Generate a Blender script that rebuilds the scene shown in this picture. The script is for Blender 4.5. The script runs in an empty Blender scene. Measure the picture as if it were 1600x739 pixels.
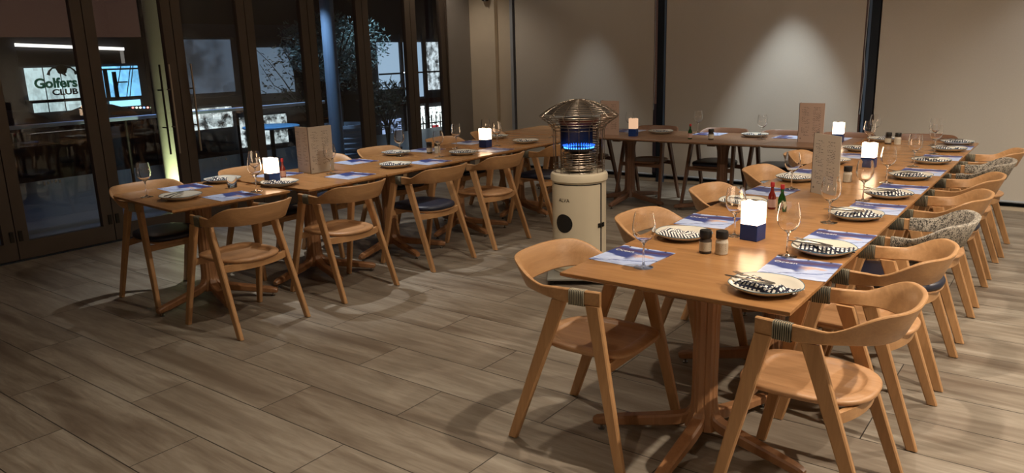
import bpy, bmesh, math, random
from mathutils import Vector, Matrix, noise

S = bpy.context.scene
C = S.collection
PI = math.pi
rad = math.radians

# ------------------------------------------------------------------ camera
YAW, PITCH, ROLL, FPX, CAMH = -0.646214, 0.235708, -0.0277677, 1187.2, 1.62
fwd = Vector((math.sin(YAW) * math.cos(PITCH), math.cos(YAW) * math.cos(PITCH), -math.sin(PITCH)))
rgt = Vector((math.cos(YAW), -math.sin(YAW), 0))
upv = rgt.cross(fwd)
r2 = math.cos(ROLL) * rgt + math.sin(ROLL) * upv
u2 = -math.sin(ROLL) * rgt + math.cos(ROLL) * upv
cam_data = bpy.data.cameras.new('camera')
cam = bpy.data.objects.new('camera', cam_data)
C.objects.link(cam)
M = Matrix.Identity(4)
for i in range(3):
    M[i][0] = r2[i]; M[i][1] = u2[i]; M[i][2] = -fwd[i]
M.translation = (0, 0, CAMH)
cam.matrix_world = M
cam_data.sensor_width = 36
cam_data.lens = FPX / 1600 * 36
cam_data.clip_end = 200
S.camera = cam

# ------------------------------------------------------------------ exposure, world, lights
S.view_settings.view_transform = 'Standard'
S.view_settings.look = 'None'
S.view_settings.gamma = 1
S.view_settings.use_curve_mapping = False
S.view_settings.exposure = 0.0
w = bpy.data.worlds.new('night_sky'); S.world = w
w.use_nodes = True
wn = w.node_tree.nodes; wl = w.node_tree.links
bgn = wn['Background']
tcw = wn.new('ShaderNodeTexCoord'); sepw = wn.new('ShaderNodeSeparateXYZ'); rampw = wn.new('ShaderNodeValToRGB')
wl.new(tcw.outputs['Generated'], sepw.inputs[0]); wl.new(sepw.outputs['Z'], rampw.inputs[0]); wl.new(rampw.outputs[0], bgn.inputs[0])
rampw.color_ramp.elements[0].position = 0.0; rampw.color_ramp.elements[0].color = (0.045, 0.022, 0.015, 1)
rampw.color_ramp.elements[1].position = 0.5; rampw.color_ramp.elements[1].color = (0.012, 0.012, 0.018, 1)
bgn.inputs[1].default_value = 1.0

CEIL = 3.2
WARM = (1.0, 0.84, 0.66)
COOL = (1.0, 0.98, 0.93)
WHITE = (0.93, 1.0, 1.0)
DOWN_AT = ['above the left-hand table row', 'above the aisle between the table rows', 'above the front of the room', 'above the middle of the right-hand tables', 'right of the nearest chairs', 'right of the far chairs',
           'above the open floor in front', 'above the far end of the right-hand tables', 'above the far end of the left-hand tables', 'washing the middle blind', 'washing the left blind', 'washing the right blind', 'beside the plaster pier']
# ceiling downlights: x, y, watts, cone degrees, blend, colour
DOWN = [
    (-5.1, 3.9, 215, 72, 0.75, COOL), (-2.5, 3.3, 75, 100, 0.8, WARM), (-0.9, -0.6, 125, 110, 0.6, WARM), (-1.02, 3.0, 135, 150, 0.4, WARM),
    (1.2, 2.9, 420, 116, 0.6, WARM), (1.1, 5.8, 300, 130, 0.6, WARM), (-2.3, 1.1, 25, 90, 0.9, WARM),
    (-1.0, 6.0, 90, 140, 0.6, WARM), (-4.5, 6.2, 50, 90, 0.7, WARM),
    (-2.66, 8.12, 240, 50, 0.55, WHITE), (-5.14, 8.17, 75, 44, 0.6, WHITE), (-0.1, 7.9, 60, 85, 0.8, COOL), (-6.85, 7.7, 38, 110, 0.6, WARM),  # last lamp is added to brighten the pier, no fixture known there
]

# ------------------------------------------------------------------ helpers
def link(o, parent=None):
    C.objects.link(o)
    if parent is not None: o.parent = parent
    return o
def tag(o, label=None, cat=None, group=None, kind=None):
    if label: o['label'] = label
    if cat: o['category'] = cat
    if group: o['group'] = group
    if kind: o['kind'] = kind
    return o
def empty(name, loc=(0, 0, 0), rz=0, label=None, cat=None, group=None, kind=None):
    o = bpy.data.objects.new(name, None); o.empty_display_size = 0.1
    link(o); o.location = loc; o.rotation_euler = (0, 0, rz)
    return tag(o, label, cat, group, kind)
def finish(bm, name, mat, smooth=False, angle=35):
    bmesh.ops.recalc_face_normals(bm, faces=bm.faces)
    me = bpy.data.meshes.new(name)
    if smooth:
        for f in bm.faces: f.smooth = True
        for e in bm.edges:
            if len(e.link_faces) == 2 and e.calc_face_angle(0) > rad(angle): e.smooth = False
    bm.to_mesh(me); bm.free()
    me.materials.append(mat)
    return me
def add(name, me, parent=None, loc=(0, 0, 0), rot=(0, 0, 0)):
    o = bpy.data.objects.new(name, me); link(o, parent); o.location = loc; o.rotation_euler = rot
    return o
def obj(name, bm, mat, parent=None, smooth=False, loc=(0, 0, 0), rot=(0, 0, 0), angle=35):
    return add(name, finish(bm, name, mat, smooth, angle), parent, loc, rot)
def box(bm, x0, x1, y0, y1, z0, z1, bev=0.0, M=None):
    vs = [bm.verts.new((x, y, z)) for x in (x0, x1) for y in (y0, y1) for z in (z0, z1)]
    idx = [(0, 1, 3, 2), (4, 6, 7, 5), (0, 4, 5, 1), (2, 3, 7, 6), (0, 2, 6, 4), (1, 5, 7, 3)]
    fs = [bm.faces.new([vs[i] for i in f]) for f in idx]
    if bev:
        es = list({e for f in fs for e in f.edges})
        r = bmesh.ops.bevel(bm, geom=es, offset=bev, segments=2, profile=0.5, affect='EDGES')
        vs = list({v for f in r['faces'] for v in f.verts} | {v for v in vs if v.is_valid})
    if M is not None:
        for v in vs: v.co = M @ v.co
    return vs
def loft(bm, rings, cap=True, close=False):
    R = [[bm.verts.new(p) for p in ring] for ring in rings]
    n = len(R[0]); m = len(R)
    for i in range(m if close else m - 1):
        a, b = R[i], R[(i + 1) % m]
        for j in range(n):
            bm.faces.new((a[j], a[(j + 1) % n], b[(j + 1) % n], b[j]))
    if cap and not close:
        bm.faces.new(R[0][::-1]); bm.faces.new(R[-1])
def rrect(w, h, c):
    """rounded-corner rectangle outline (8 points), chamfer c"""
    w /= 2; h /= 2
    return [(-w + c, -h), (w - c, -h), (w, -h + c), (w, h - c), (w - c, h), (-w + c, h), (-w, h - c), (-w, -h + c)]
def beam(bm, p0, p1, s0, s1, side, ch=0.006, cut=False):
    """tapered rectangular bar; s=(width along side, depth); cut=True keeps the ends horizontal"""
    p0 = Vector(p0); p1 = Vector(p1); d = (p1 - p0).normalized(); side = Vector(side)
    s = (side - d * side.dot(d)).normalized(); t = d.cross(s)
    rings = []
    for p, sz in ((p0, s0), (p1, s1)):
        ring = []
        for a, b in rrect(sz[0], sz[1], ch):
            q = p + s * a + t * b
            if cut and abs(d.z) > 0.2: q = q - d * ((q.z - p.z) / d.z)
            ring.append(q)
        rings.append(ring)
    loft(bm, rings)
def tube(bm, pts, r, n=8, close=False):
    pts = [Vector(p) for p in pts]; rings = []
    m = len(pts)
    prev = None
    for i, p in enumerate(pts):
        if close: d = pts[(i + 1) % m] - pts[i - 1]
        else: d = pts[min(i + 1, m - 1)] - pts[max(i - 1, 0)]
        d.normalize()
        if prev is None:
            a = Vector((0, 0, 1)) if abs(d.z) < 0.9 else Vector((1, 0, 0))
            u = d.cross(a).normalized()
        else:
            u = (prev - d * prev.dot(d)).normalized()
        prev = u; v = d.cross(u)
        rr = r[i] if isinstance(r, (list, tuple)) else r
        rings.append([p + (u * math.cos(2 * PI * k / n) + v * math.sin(2 * PI * k / n)) * rr for k in range(n)])
    loft(bm, rings, cap=not close, close=close)
def lathe(bm, prof, n=32, c=(0, 0)):
    """prof: list of (r,z); r==0 makes a pole"""
    rings = []
    for r, z in prof:
        if r < 1e-6: rings.append([bm.verts.new((c[0], c[1], z))])
        else: rings.append([bm.verts.new((c[0] + r * math.cos(2 * PI * k / n), c[1] + r * math.sin(2 * PI * k / n), z)) for k in range(n)])
    for a, b in zip(rings, rings[1:]):
        for k in range(n):
            k2 = (k + 1) % n
            if len(a) == 1 and len(b) == 1: continue
            if len(a) == 1: bm.faces.new((a[0], b[k2], b[k]))
            elif len(b) == 1: bm.faces.new((a[k], a[k2], b[0]))
            else: bm.faces.new((a[k], a[k2], b[k2], b[k]))
def new(): return bmesh.new()
def smooth01(t):
    t = max(0, min(1, t)); return t * t * (3 - 2 * t)

# ------------------------------------------------------------------ materials
class NT:
    def __init__(s, name):
        s.m = bpy.data.materials.new(name); s.m.use_nodes = True
        s.t = s.m.node_tree; s.b = s.t.nodes['Principled BSDF']
    def n(s, typ, **kw):
        nd = s.t.nodes.new(typ)
        for k, v in kw.items():
            if k.startswith('i_'):
                key = k[2:]
                nd.inputs[int(key) if key.isdigit() else key].default_value = v
            else: setattr(nd, k, v)
        return nd
    def l(s, a, b): s.t.links.new(a, b)
    def math(s, op, a, b=None, c=None):
        nd = s.n('ShaderNodeMath', operation=op)
        for i, v in enumerate((a, b, c)):
            if v is None: continue
            if isinstance(v, (int, float)): nd.inputs[i].default_value = v
            else: s.l(v, nd.inputs[i])
        return nd.outputs[0]
    def mix(s, f, a, b, typ='MIX'):
        nd = s.n('ShaderNodeMix', data_type='RGBA', blend_type=typ)
        for i, v in ((0, f), (6, a), (7, b)):
            if isinstance(v, (int, float)): nd.inputs[i].default_value = v
            elif isinstance(v, tuple): nd.inputs[i].default_value = v if len(v) == 4 else v + (1,)
            else: s.l(v, nd.inputs[i])
        return nd.outputs[2]
    def coord(s, kind='Object', scale=(1, 1, 1), loc=(0, 0, 0), rot=(0, 0, 0)):
        tc = s.n('ShaderNodeTexCoord'); mp = s.n('ShaderNodeMapping')
        mp.inputs['Scale'].default_value = scale; mp.inputs['Location'].default_value = loc; mp.inputs['Rotation'].default_value = rot
        s.l(tc.outputs[kind], mp.inputs[0]); return mp.outputs[0]
    def noise(s, vec, scale=5, detail=3, rough=0.5, dist=0):
        nd = s.n('ShaderNodeTexNoise'); s.l(vec, nd.inputs['Vector'])
        nd.inputs['Scale'].default_value = scale; nd.inputs['Detail'].default_value = detail
        nd.inputs['Roughness'].default_value = rough; nd.inputs['Distortion'].default_value = dist
        return nd.outputs[0]
    def ramp(s, f, stops):
        nd = s.n('ShaderNodeValToRGB'); s.l(f, nd.inputs[0])
        e = nd.color_ramp.elements
        while len(e) < len(stops): e.new(0.5)
        for el, (p, c) in zip(e, stops):
            el.position = p; el.color = c if len(c) == 4 else c + (1,)
        return nd.outputs[0]
    def bump(s, h, strength=0.2, dist=0.01):
        nd = s.n('ShaderNodeBump'); s.l(h, nd.inputs['Height']); nd.inputs['Strength'].default_value = strength; nd.inputs['Distance'].default_value = dist
        s.l(nd.outputs[0], s.b.inputs['Normal'])
def flat(name, col, rough=0.5, metal=0.0, var=0.08, spec=0.5, scale=8):
    m = NT(name)
    nz = m.noise(m.coord(), scale, 3)
    c = m.mix(nz, tuple(x * (1 - var) for x in col), tuple(min(1, x * (1 + var)) for x in col))
    m.l(c, m.b.inputs['Base Color'])
    m.b.inputs['Roughness'].default_value = rough; m.b.inputs['Metallic'].default_value = metal
    m.b.inputs['Specular IOR Level'].default_value = spec
    return m.m
def wood(name, light, dark, axis='z', rough=0.42, fine=60):
    m = NT(name)
    sc = {'x': (1.2, 14, 14), 'y': (14, 1.2, 14), 'z': (14, 14, 1.2)}[axis]
    v = m.coord('Object', sc)
    n1 = m.noise(v, 1.6, 4, 0.6, 0.8)
    n2 = m.noise(v, 7.0, 3, 0.6, 0.3)
    c = m.ramp(n1, [(0.3, dark), (0.7, light)])
    c = m.mix(m.math('MULTIPLY', n2, 0.55), c, tuple(x * 0.62 for x in dark))
    m.l(c, m.b.inputs['Base Color'])
    m.b.inputs['Roughness'].default_value = rough
    m.bump(n2, 0.08, 0.003)
    return m.m
def emit(name, col, strength):
    m = NT(name); m.b.inputs['Base Color'].default_value = (0.02, 0.02, 0.02, 1)
    m.b.inputs['Emission Color'].default_value = col + (1,); m.b.inputs['Emission Strength'].default_value = strength
    m.b.inputs['Roughness'].default_value = 0.5
    return m

OAK_L, OAK_D = (0.62, 0.355, 0.165), (0.46, 0.245, 0.105)
oak_z = wood('oak_upright', OAK_L, OAK_D, 'z'); oak_x = wood('oak_across', OAK_L, OAK_D, 'x'); oak_y = wood('oak_along', OAK_L, OAK_D, 'y')
oak_seat = wood('oak_seat', (0.58, 0.33, 0.165), (0.44, 0.235, 0.11), 'y', 0.42)
oak_top = wood('oak_tabletop', (0.47, 0.245, 0.098), (0.35, 0.17, 0.063), 'x', 0.25)
oak_col = wood('oak_pedestal', (0.46, 0.235, 0.11), (0.34, 0.16, 0.07), 'z', 0.4)
dark_z = wood('walnut_upright', (0.24, 0.125, 0.075), (0.16, 0.08, 0.048), 'z')  # darker brown wood colours for the far row
dark_x = wood('walnut_across', (0.26, 0.135, 0.08), (0.17, 0.085, 0.05), 'x')
dark_top = wood('walnut_tabletop', (0.30, 0.175, 0.105), (0.22, 0.12, 0.07), 'x', 0.28)
navy_leather = flat('navy_leather', (0.012, 0.016, 0.035), 0.42, var=0.15)
steel = flat('brushed_steel', (0.30, 0.30, 0.30), 0.25, 1.0)
black = flat('black_plastic', (0.012, 0.012, 0.012), 0.4)
charred = flat('dark_iron', (0.04, 0.035, 0.03), 0.5, 0.8)

def m_rope():
    m = NT('striped_cord'); v = m.coord('Object', (1, 1, 1))
    sep = m.n('ShaderNodeSeparateXYZ'); m.l(v, sep.inputs[0])
    s = m.math('SINE', m.math('MULTIPLY', sep.outputs['Y'], 2 * PI / 0.0074))
    c = m.ramp(m.math('MULTIPLY_ADD', s, 0.5, 0.5), [(0.35, (0.06, 0.06, 0.045)), (0.65, (0.36, 0.33, 0.25))])
    m.l(c, m.b.inputs['Base Color']); m.b.inputs['Roughness'].default_value = 0.85
    return m.m
rope_m = m_rope()
def m_tweed():
    m = NT('salt_and_pepper_knit'); v = m.coord('Object', (1, 1, 0.6))
    n1 = m.noise(v, 190, 2, 0.7)
    n2 = m.noise(v, 60, 2, 0.5)
    c = m.ramp(m.math('ADD', m.math('MULTIPLY', n1, 0.7), m.math('MULTIPLY', n2, 0.3)), [(0.42, (0.035, 0.032, 0.03)), (0.56, (0.42, 0.38, 0.32))])
    m.l(c, m.b.inputs['Base Color']); m.b.inputs['Roughness'].default_value = 0.95
    m.bump(n1, 0.6, 0.004); return m.m
tweed = m_tweed()

def m_floor():
    m = NT('wood_look_floor_tiles')
    v = m.coord('Object', (1, 1, 1), (0.0, -0.04, 0))
    br = m.n('ShaderNodeTexBrick', offset=0.5, offset_frequency=2, squash=1.0)
    m.l(v, br.inputs['Vector'])
    for k, val in (('Scale', 1.0), ('Mortar Size', 0.0026), ('Mortar Smooth', 0.1), ('Brick Width', 1.2), ('Row Height', 0.3155), ('Bias', 0.0)): br.inputs[k].default_value = val
    br.inputs['Color1'].default_value = (0, 0, 0, 1); br.inputs['Color2'].default_value = (1, 1, 1, 1); br.inputs['Mortar'].default_value = (0.5, 0.5, 0.5, 1)
    v2 = m.coord('Object', (0.9, 7.5, 1))
    # shift the grain per plank
    add3 = m.n('ShaderNodeVectorMath', operation='ADD'); m.l(v2, add3.inputs[0])
    sc = m.n('ShaderNodeVectorMath', operation='SCALE'); m.l(br.outputs['Color'], sc.inputs[0]); sc.inputs['Scale'].default_value = 9.0
    m.l(sc.outputs[0], add3.inputs[1])
    g = m.noise(add3.outputs[0], 1.1, 4, 0.55, 0.7)
    g2 = m.noise(add3.outputs[0], 6.0, 4, 0.6, 0.5)
    c = m.ramp(g, [(0.30, (0.135, 0.103, 0.076)), (0.5, (0.265, 0.228, 0.182)), (0.70, (0.38, 0.345, 0.29))])
    c = m.mix(m.math('MULTIPLY', m.ramp(g2, [(0.42, (0, 0, 0)), (0.72, (1, 1, 1))]), 0.5), c, (0.12, 0.09, 0.065))
    c = m.mix(m.math('MULTIPLY', br.outputs['Color'], 0.22), c, (0.34, 0.30, 0.25))
    c = m.mix(br.outputs['Fac'], c, (0.03, 0.026, 0.022))
    m.l(c, m.b.inputs['Base Color']); m.b.inputs['Roughness'].default_value = 0.42
    hb = m.math('SUBTRACT', m.math('MULTIPLY', g2, 0.25), br.outputs['Fac']); m.bump(hb, 0.25, 0.004)
    return m.m
floor_m = m_floor()
plaster = flat('painted_plaster', (0.62, 0.54, 0.43), 0.8, var=0.05)
plaster_d = flat('grey_plaster', (0.27, 0.25, 0.235), 0.8, var=0.05)
plaster_w = flat('white_plaster', (0.72, 0.68, 0.60), 0.8, var=0.04)
ceil_m = flat('ceiling_paint', (0.78, 0.75, 0.70), 0.9, var=0.03)
def m_blind():
    m = NT('woven_roller_blind'); v = m.coord('Object', (1, 1, 1))
    n = m.noise(v, 220, 2, 0.6); n2 = m.noise(m.coord('Object', (0.8, 1, 0.15)), 5, 3)
    c = m.mix(n, (0.52, 0.49, 0.44), (0.64, 0.61, 0.56)); c = m.mix(m.math('MULTIPLY', n2, 0.25), c, (0.50, 0.46, 0.41))
    m.l(c, m.b.inputs['Base Color']); m.b.inputs['Roughness'].default_value = 0.75; m.bump(n, 0.15, 0.002); return m.m
blind_m = m_blind()
bronze = flat('dark_bronze_aluminium', (0.095, 0.072, 0.056), 0.45, 0.3, var=0.1)
def m_pane():
    m = NT('window_glass'); t = m.t
    out = [n for n in t.nodes if n.type == 'OUTPUT_MATERIAL'][0]
    tr = m.n('ShaderNodeBsdfTransparent'); tr.inputs[0].default_value = (0.93, 0.95, 0.96, 1)
    gl = m.n('ShaderNodeBsdfGlossy'); gl.inputs['Roughness'].default_value = 0.01; gl.inputs[0].default_value = (1, 1, 1, 1)
    lw = m.n('ShaderNodeLayerWeight'); lw.inputs[0].default_value = 0.5
    fr = m.math('MULTIPLY_ADD', m.math('POWER', lw.outputs['Facing'], 5.0), 0.9, 0.035)
    mx = m.n('ShaderNodeMixShader'); m.l(fr, mx.inputs[0]); m.l(tr.outputs[0], mx.inputs[1]); m.l(gl.outputs[0], mx.inputs[2])
    m.l(mx.outputs[0], out.inputs[0]); return m.m
pane_m = m_pane()
def m_glass(name, col=(1, 1, 1), rough=0.0, ior=1.45):
    m = NT(name); m.b.inputs['Base Color'].default_value = col + (1,); m.b.inputs['Transmission Weight'].default_value = 1
    m.b.inputs['Roughness'].default_value = rough; m.b.inputs['IOR'].default_value = ior; return m.m
wine_m = m_glass('clear_glass'); green_glass = m_glass('green_glass', (0.02, 0.18, 0.05)); red_sauce = flat('red_sauce', (0.16, 0.012, 0.008), 0.2)

# ================================================================== SETTING
XW, YB = -7.2, 8.7
XR, YF = 3.2, -3.6
def struct(name, bm, mat, parent=None):
    o = obj(name, bm, mat, parent)
    if parent is None: o['kind'] = 'structure'
    return o
b = new(); box(b, XW - 0.15, XR, YF, YB + 0.25, -0.1, 0); struct('floor', b, floor_m)
b = new(); box(b, XW - 0.2, XR, YF, YB + 0.3, CEIL, CEIL + 0.1); struct('ceiling', b, ceil_m)
b = new(); box(b, XR, XR + 0.15, YF, YB + 0.25, 0, CEIL); struct('wall_right', b, plaster_w)
b = new(); box(b, XW - 0.2, XR, YF - 0.15, YF, 0, CEIL); struct('wall_front', b, plaster_w)
# left wall: masonry before and after the folding doors and the beam above them
b = new(); box(b, XW - 0.15, XW, YF, 0.0, 0, CEIL); box(b, XW - 0.15, XW, 0.0, 8.17, 2.75, CEIL)
box(b, XW - 0.15, XW, 8.17, YB + 0.25, 0, CEIL); struct('wall_left', b, plaster_d)
# back wall: a pier, then windows behind roller blinds
b = new(); box(b, XW, -6.75, YB - 0.02, YB + 0.25, 0, CEIL); box(b, -6.75, -6.50, YB + 0.05, YB + 0.25, 0, CEIL)
box(b, -6.50, XR, YB + 0.12, YB + 0.25, 2.9, CEIL); box(b, -6.50, XR, YB + 0.02, YB + 0.25, 0, 0.04)
struct('wall_back', b, plaster)
dark_frame = flat('black_window_frame', (0.018, 0.028, 0.045), 0.4, 0.3)
blue_frame = flat('blue_lit_frame', (0.10, 0.17, 0.30), 0.5)  # blue strip along one edge of each mullion
pale_trim = flat('pale_grey_trim', (0.36, 0.40, 0.46), 0.5)
b = new(); box(b, -6.50, -6.455, YB + 0.0, YB + 0.16, 0, 2.9); struct('trim_1', b, pale_trim)
b = new(); box(b, -6.50, XR, YB + 0.04, YB + 0.09, 0.0, 0.045); struct('baseboard_back', b, dark_frame)
bays = [(-6.40, -4.30), (-4.14, -1.92), (-1.77, 0.55), (0.70, 3.1)]
for k, (x0, x1) in enumerate(bays):
    wdw = empty('window_%d' % (k + 1), ((x0 + x1) / 2, YB + 0.1, 0), kind='structure')
    hw = (x1 - x0) / 2
    b = new()
    for sx in (-1, 1): box(b, sx * (hw + 0.035) - 0.04, sx * (hw + 0.035) + 0.04, -0.02, 0.06, 0.04, 2.9)
    box(b, -hw, hw, -0.02, 0.06, 0.04, 0.10); box(b, -hw, hw, -0.02, 0.06, 2.82, 2.9)
    obj('window_frame', b, dark_frame, wdw)
    b = new(); box(b, -hw, hw, 0.015, 0.021, 0.10, 2.82); obj('pane', b, pane_m, wdw)
    # roller blind in front of the glass, hem bar and bead chain
    bl = empty('roller_blind', ((x0 + x1) / 2, YB - 0.02, 0),
               label=['beige roller blind on the leftmost back window beside the plaster pier', 'beige roller blind on the back window behind the far table, between two dark mullions',
                      'beige roller blind on the wide back window at the right edge', 'beige roller blind past the right edge of the view'][k], cat='blind', group='roller blinds on the back windows')
    b = new()
    nx = 60
    fr, bk = [], []
    for i in range(nx + 1):
        x = -hw + 2 * hw * i / nx
        dy = 0.006 * math.sin(x * 4.2 + k) + 0.004 * math.sin(x * 9 + 2 * k)
        fr.append([b.verts.new((x, dy, z)) for z in (0.10, 1.5, 2.95)]); bk.append([b.verts.new((x, dy + 0.002, z)) for z in (0.10, 1.5, 2.95)])
    for i in range(nx):
        for j in range(2):
            b.faces.new((fr[i][j], fr[i + 1][j], fr[i + 1][j + 1], fr[i][j + 1])); b.faces.new((bk[i][j], bk[i][j + 1], bk[i + 1][j + 1], bk[i + 1][j]))
    obj('blind_fabric', b, blind_m, bl, smooth=True)
    b = new(); tube(b, [(-hw, 0, 0.095), (hw, 0, 0.095)], 0.011, 10); obj('hem_bar', b, pale_trim, bl)
    b = new(); tube(b, [(-hw, 0.01, 2.97), (hw, 0.01, 2.97)], 0.03, 14); obj('roller_tube', b, pale_trim, bl)
    if k in (0, 1, 2):
        b = new(); tube(b, [(hw + 0.03, -0.03, 2.9), (hw + 0.028, -0.03, 2.0), (hw + 0.022, -0.03, 1.55), (hw + 0.035, -0.03, 1.3), (hw + 0.02, -0.03, 0.9)], 0.004, 6); obj('bead_chain', b, pale_trim, bl)
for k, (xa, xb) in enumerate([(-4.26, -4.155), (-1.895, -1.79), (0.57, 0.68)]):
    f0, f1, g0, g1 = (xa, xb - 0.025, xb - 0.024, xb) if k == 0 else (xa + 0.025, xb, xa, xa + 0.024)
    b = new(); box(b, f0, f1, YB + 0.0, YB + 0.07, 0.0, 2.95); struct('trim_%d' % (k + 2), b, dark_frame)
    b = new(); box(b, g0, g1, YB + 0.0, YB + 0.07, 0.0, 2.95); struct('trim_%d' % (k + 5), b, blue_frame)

# folding glass doors
gaps = [0.02, 0.85, 1.68, 2.51, 3.34, 4.17, 4.995, 5.815, 6.64, 7.475, 8.155]
bar_m = flat('steel_bar', (0.40, 0.34, 0.28), 0.35, 0.7)
sticker = flat('pale_vinyl', (0.30, 0.29, 0.27), 0.6)
for k in range(len(gaps) - 1):
    y0, y1 = gaps[k] + 0.004, gaps[k + 1] - 0.004
    d = empty('door_%d' % (k + 1), (XW + 0.0, y0, 0.012), kind='structure')
    W = y1 - y0; st = 0.095
    b = new()
    box(b, -0.06, 0, 0, st, 0, 2.7); box(b, -0.06, 0, W - st, W, 0, 2.7); box(b, -0.06, 0, st, W - st, 0, 0.15); box(b, -0.06, 0, st, W - st, 2.6, 2.7)
    obj('door_frame', b, bronze, d)
    b = new(); box(b, -0.034, -0.028, st, W - st, 0.15, 2.6); obj('pane', b, pane_m, d)
    b = new()
    box(b, 0.0, 0.012, 0.015, 0.045, 0.16, 0.25); box(b, 0.0, 0.012, W - 0.045, W - 0.015, 0.16, 0.25)
    obj('hinge', b, charred, d)
    hs = []
    if k == 4: hs = [W - 0.13 - 0.004]
    if k == 5: hs = [0.115]
    for hy in ([3.955 - y0, 4.05 - y0] if k == 4 else ([4.28 - y0] if k == 5 else [])):
        b = new(); tube(b, [(0.055, hy, 0.74), (0.055, hy, 1.60)], 0.0095, 10)
        for z in (1.0, 1.36): tube(b, [(-0.028, hy, z), (0.055, hy, z)], 0.007, 8)
        obj('pull_handle', b, bar_m if hy != 3.955 - y0 else charred, d)
    # faint row of etched marks low on the glass
    if k in (3, 4, 5):
        b = new(); rnd = random.Random(k); yc = W * 0.45
        for q in range(5):
            a = yc - 0.08 + q * 0.032
            box(b, -0.0275, -0.0265, a, a + 0.004, 0.60, 0.635)
            box(b, -0.0275, -0.0265, a, a + 0.018, 0.60 + rnd.choice([0, .015, .03]), 0.604 + rnd.choice([.0, .015, .03]) + 0.003)
        obj('etched_lettering', b, sticker, d)
b = new(); box(b, XW - 0.08, XW + 0.02, 8.157, 8.172, 0, 2.75); struct('trim_8', b, bronze)
b = new(); box(b, XW - 0.09, XW + 0.03, 0.0, 8.15, 0.0, 0.010); struct('trim_9', b, dark_frame)

# ceiling downlights
trim_white = flat('white_lamp_trim', (0.7, 0.7, 0.68), 0.4)
lamp_face = emit('lamp_face', (1.0, 0.85, 0.65), 45).m
for i, (x, y, wt, cone, blend, col) in enumerate(DOWN):
    side = 'left' if x < -4 else ('right' if x > -1.5 else 'middle')
    d = empty('downlight', (x, y, CEIL), 0, 'round recessed ceiling downlight ' + DOWN_AT[i], 'light', 'recessed ceiling downlights')
    b = new(); lathe(b, [(0.05, -0.002), (0.06, -0.008), (0.075, -0.004), (0.075, 0.0)], 24); obj('trim_ring', b, trim_white, d, True)
    b = new(); lathe(b, [(0, -0.001), (0.05, -0.001)], 24); obj('lamp_face', b, lamp_face, d)
    ld = bpy.data.lights.new('downlight_beam', 'SPOT'); ld.energy = wt; ld.color = col; ld.spot_size = rad(cone); ld.spot_blend = blend; ld.shadow_soft_size = 0.035
    lo = bpy.data.objects.new('downlight_beam', ld); link(lo, d); lo.location = (0, 0, -0.03)

# ================================================================== CHAIRS
HW = 0.225
def band_path(n=44):
    """plan points (x, y, outward normal x, y) from the left arm tip round the back to the right arm tip; chair faces +Y"""
    P = []
    for i in range(7):
        t = i / 6; P.append((-(HW - 0.003 + 0.018 * t), 0.155 - 0.155 * t))
    for i in range(1, n):
        a = PI * i / n; e = 2 / 2.75
        ca, sa = math.cos(a), math.sin(a)
        P.append((-0.237 * math.copysign(abs(ca) ** e, ca), -0.270 * abs(sa) ** e))
    for i in range(7):
        t = 1 - i / 6; P.append(((HW - 0.003 + 0.018 * t), 0.155 - 0.155 * t))
    out = []
    for i, p in enumerate(P):
        q0 = P[max(i - 1, 0)]; q1 = P[min(i + 1, len(P) - 1)]
        dx, dy = q1[0] - q0[0], q1[1] - q0[1]; L = math.hypot(dx, dy)
        out.append((p[0], p[1], dy / L, -dx / L))
    # outward must point away from (0,0)
    return [(x, y, nx, ny) if nx * x + ny * (y - 0.05) > 0 else (x, y, -nx, -ny) for x, y, nx, ny in out]
BAND = band_path()
def band_section(x, y, nx, ny, th, grow=0.0):
    k = smooth01((0.02 - y) / 0.20)
    zt = 0.7205 + 0.074 * smooth01((-0.075 - y) / 0.155); zb = 0.662 + 0.016 * k
    lean = 0.048 * k
    ht = zt - zb
    pts = []
    o, c = th / 2 + grow, 0.004
    for u, z in ((-o, zb + c - grow), (-o + c, zb - grow), (o - c, zb - grow), (o, zb + c - grow), (o, (zb + zt) / 2), (o, zt - c + grow), (o - c, zt + grow), (-o + c, zt + grow), (-o, zt - c + grow), (-o, (zb + zt) / 2)):
        l = lean * (z - zb) / ht
        pts.append((x + nx * (u + l), y + ny * (u + l), z))
    return pts
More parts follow.
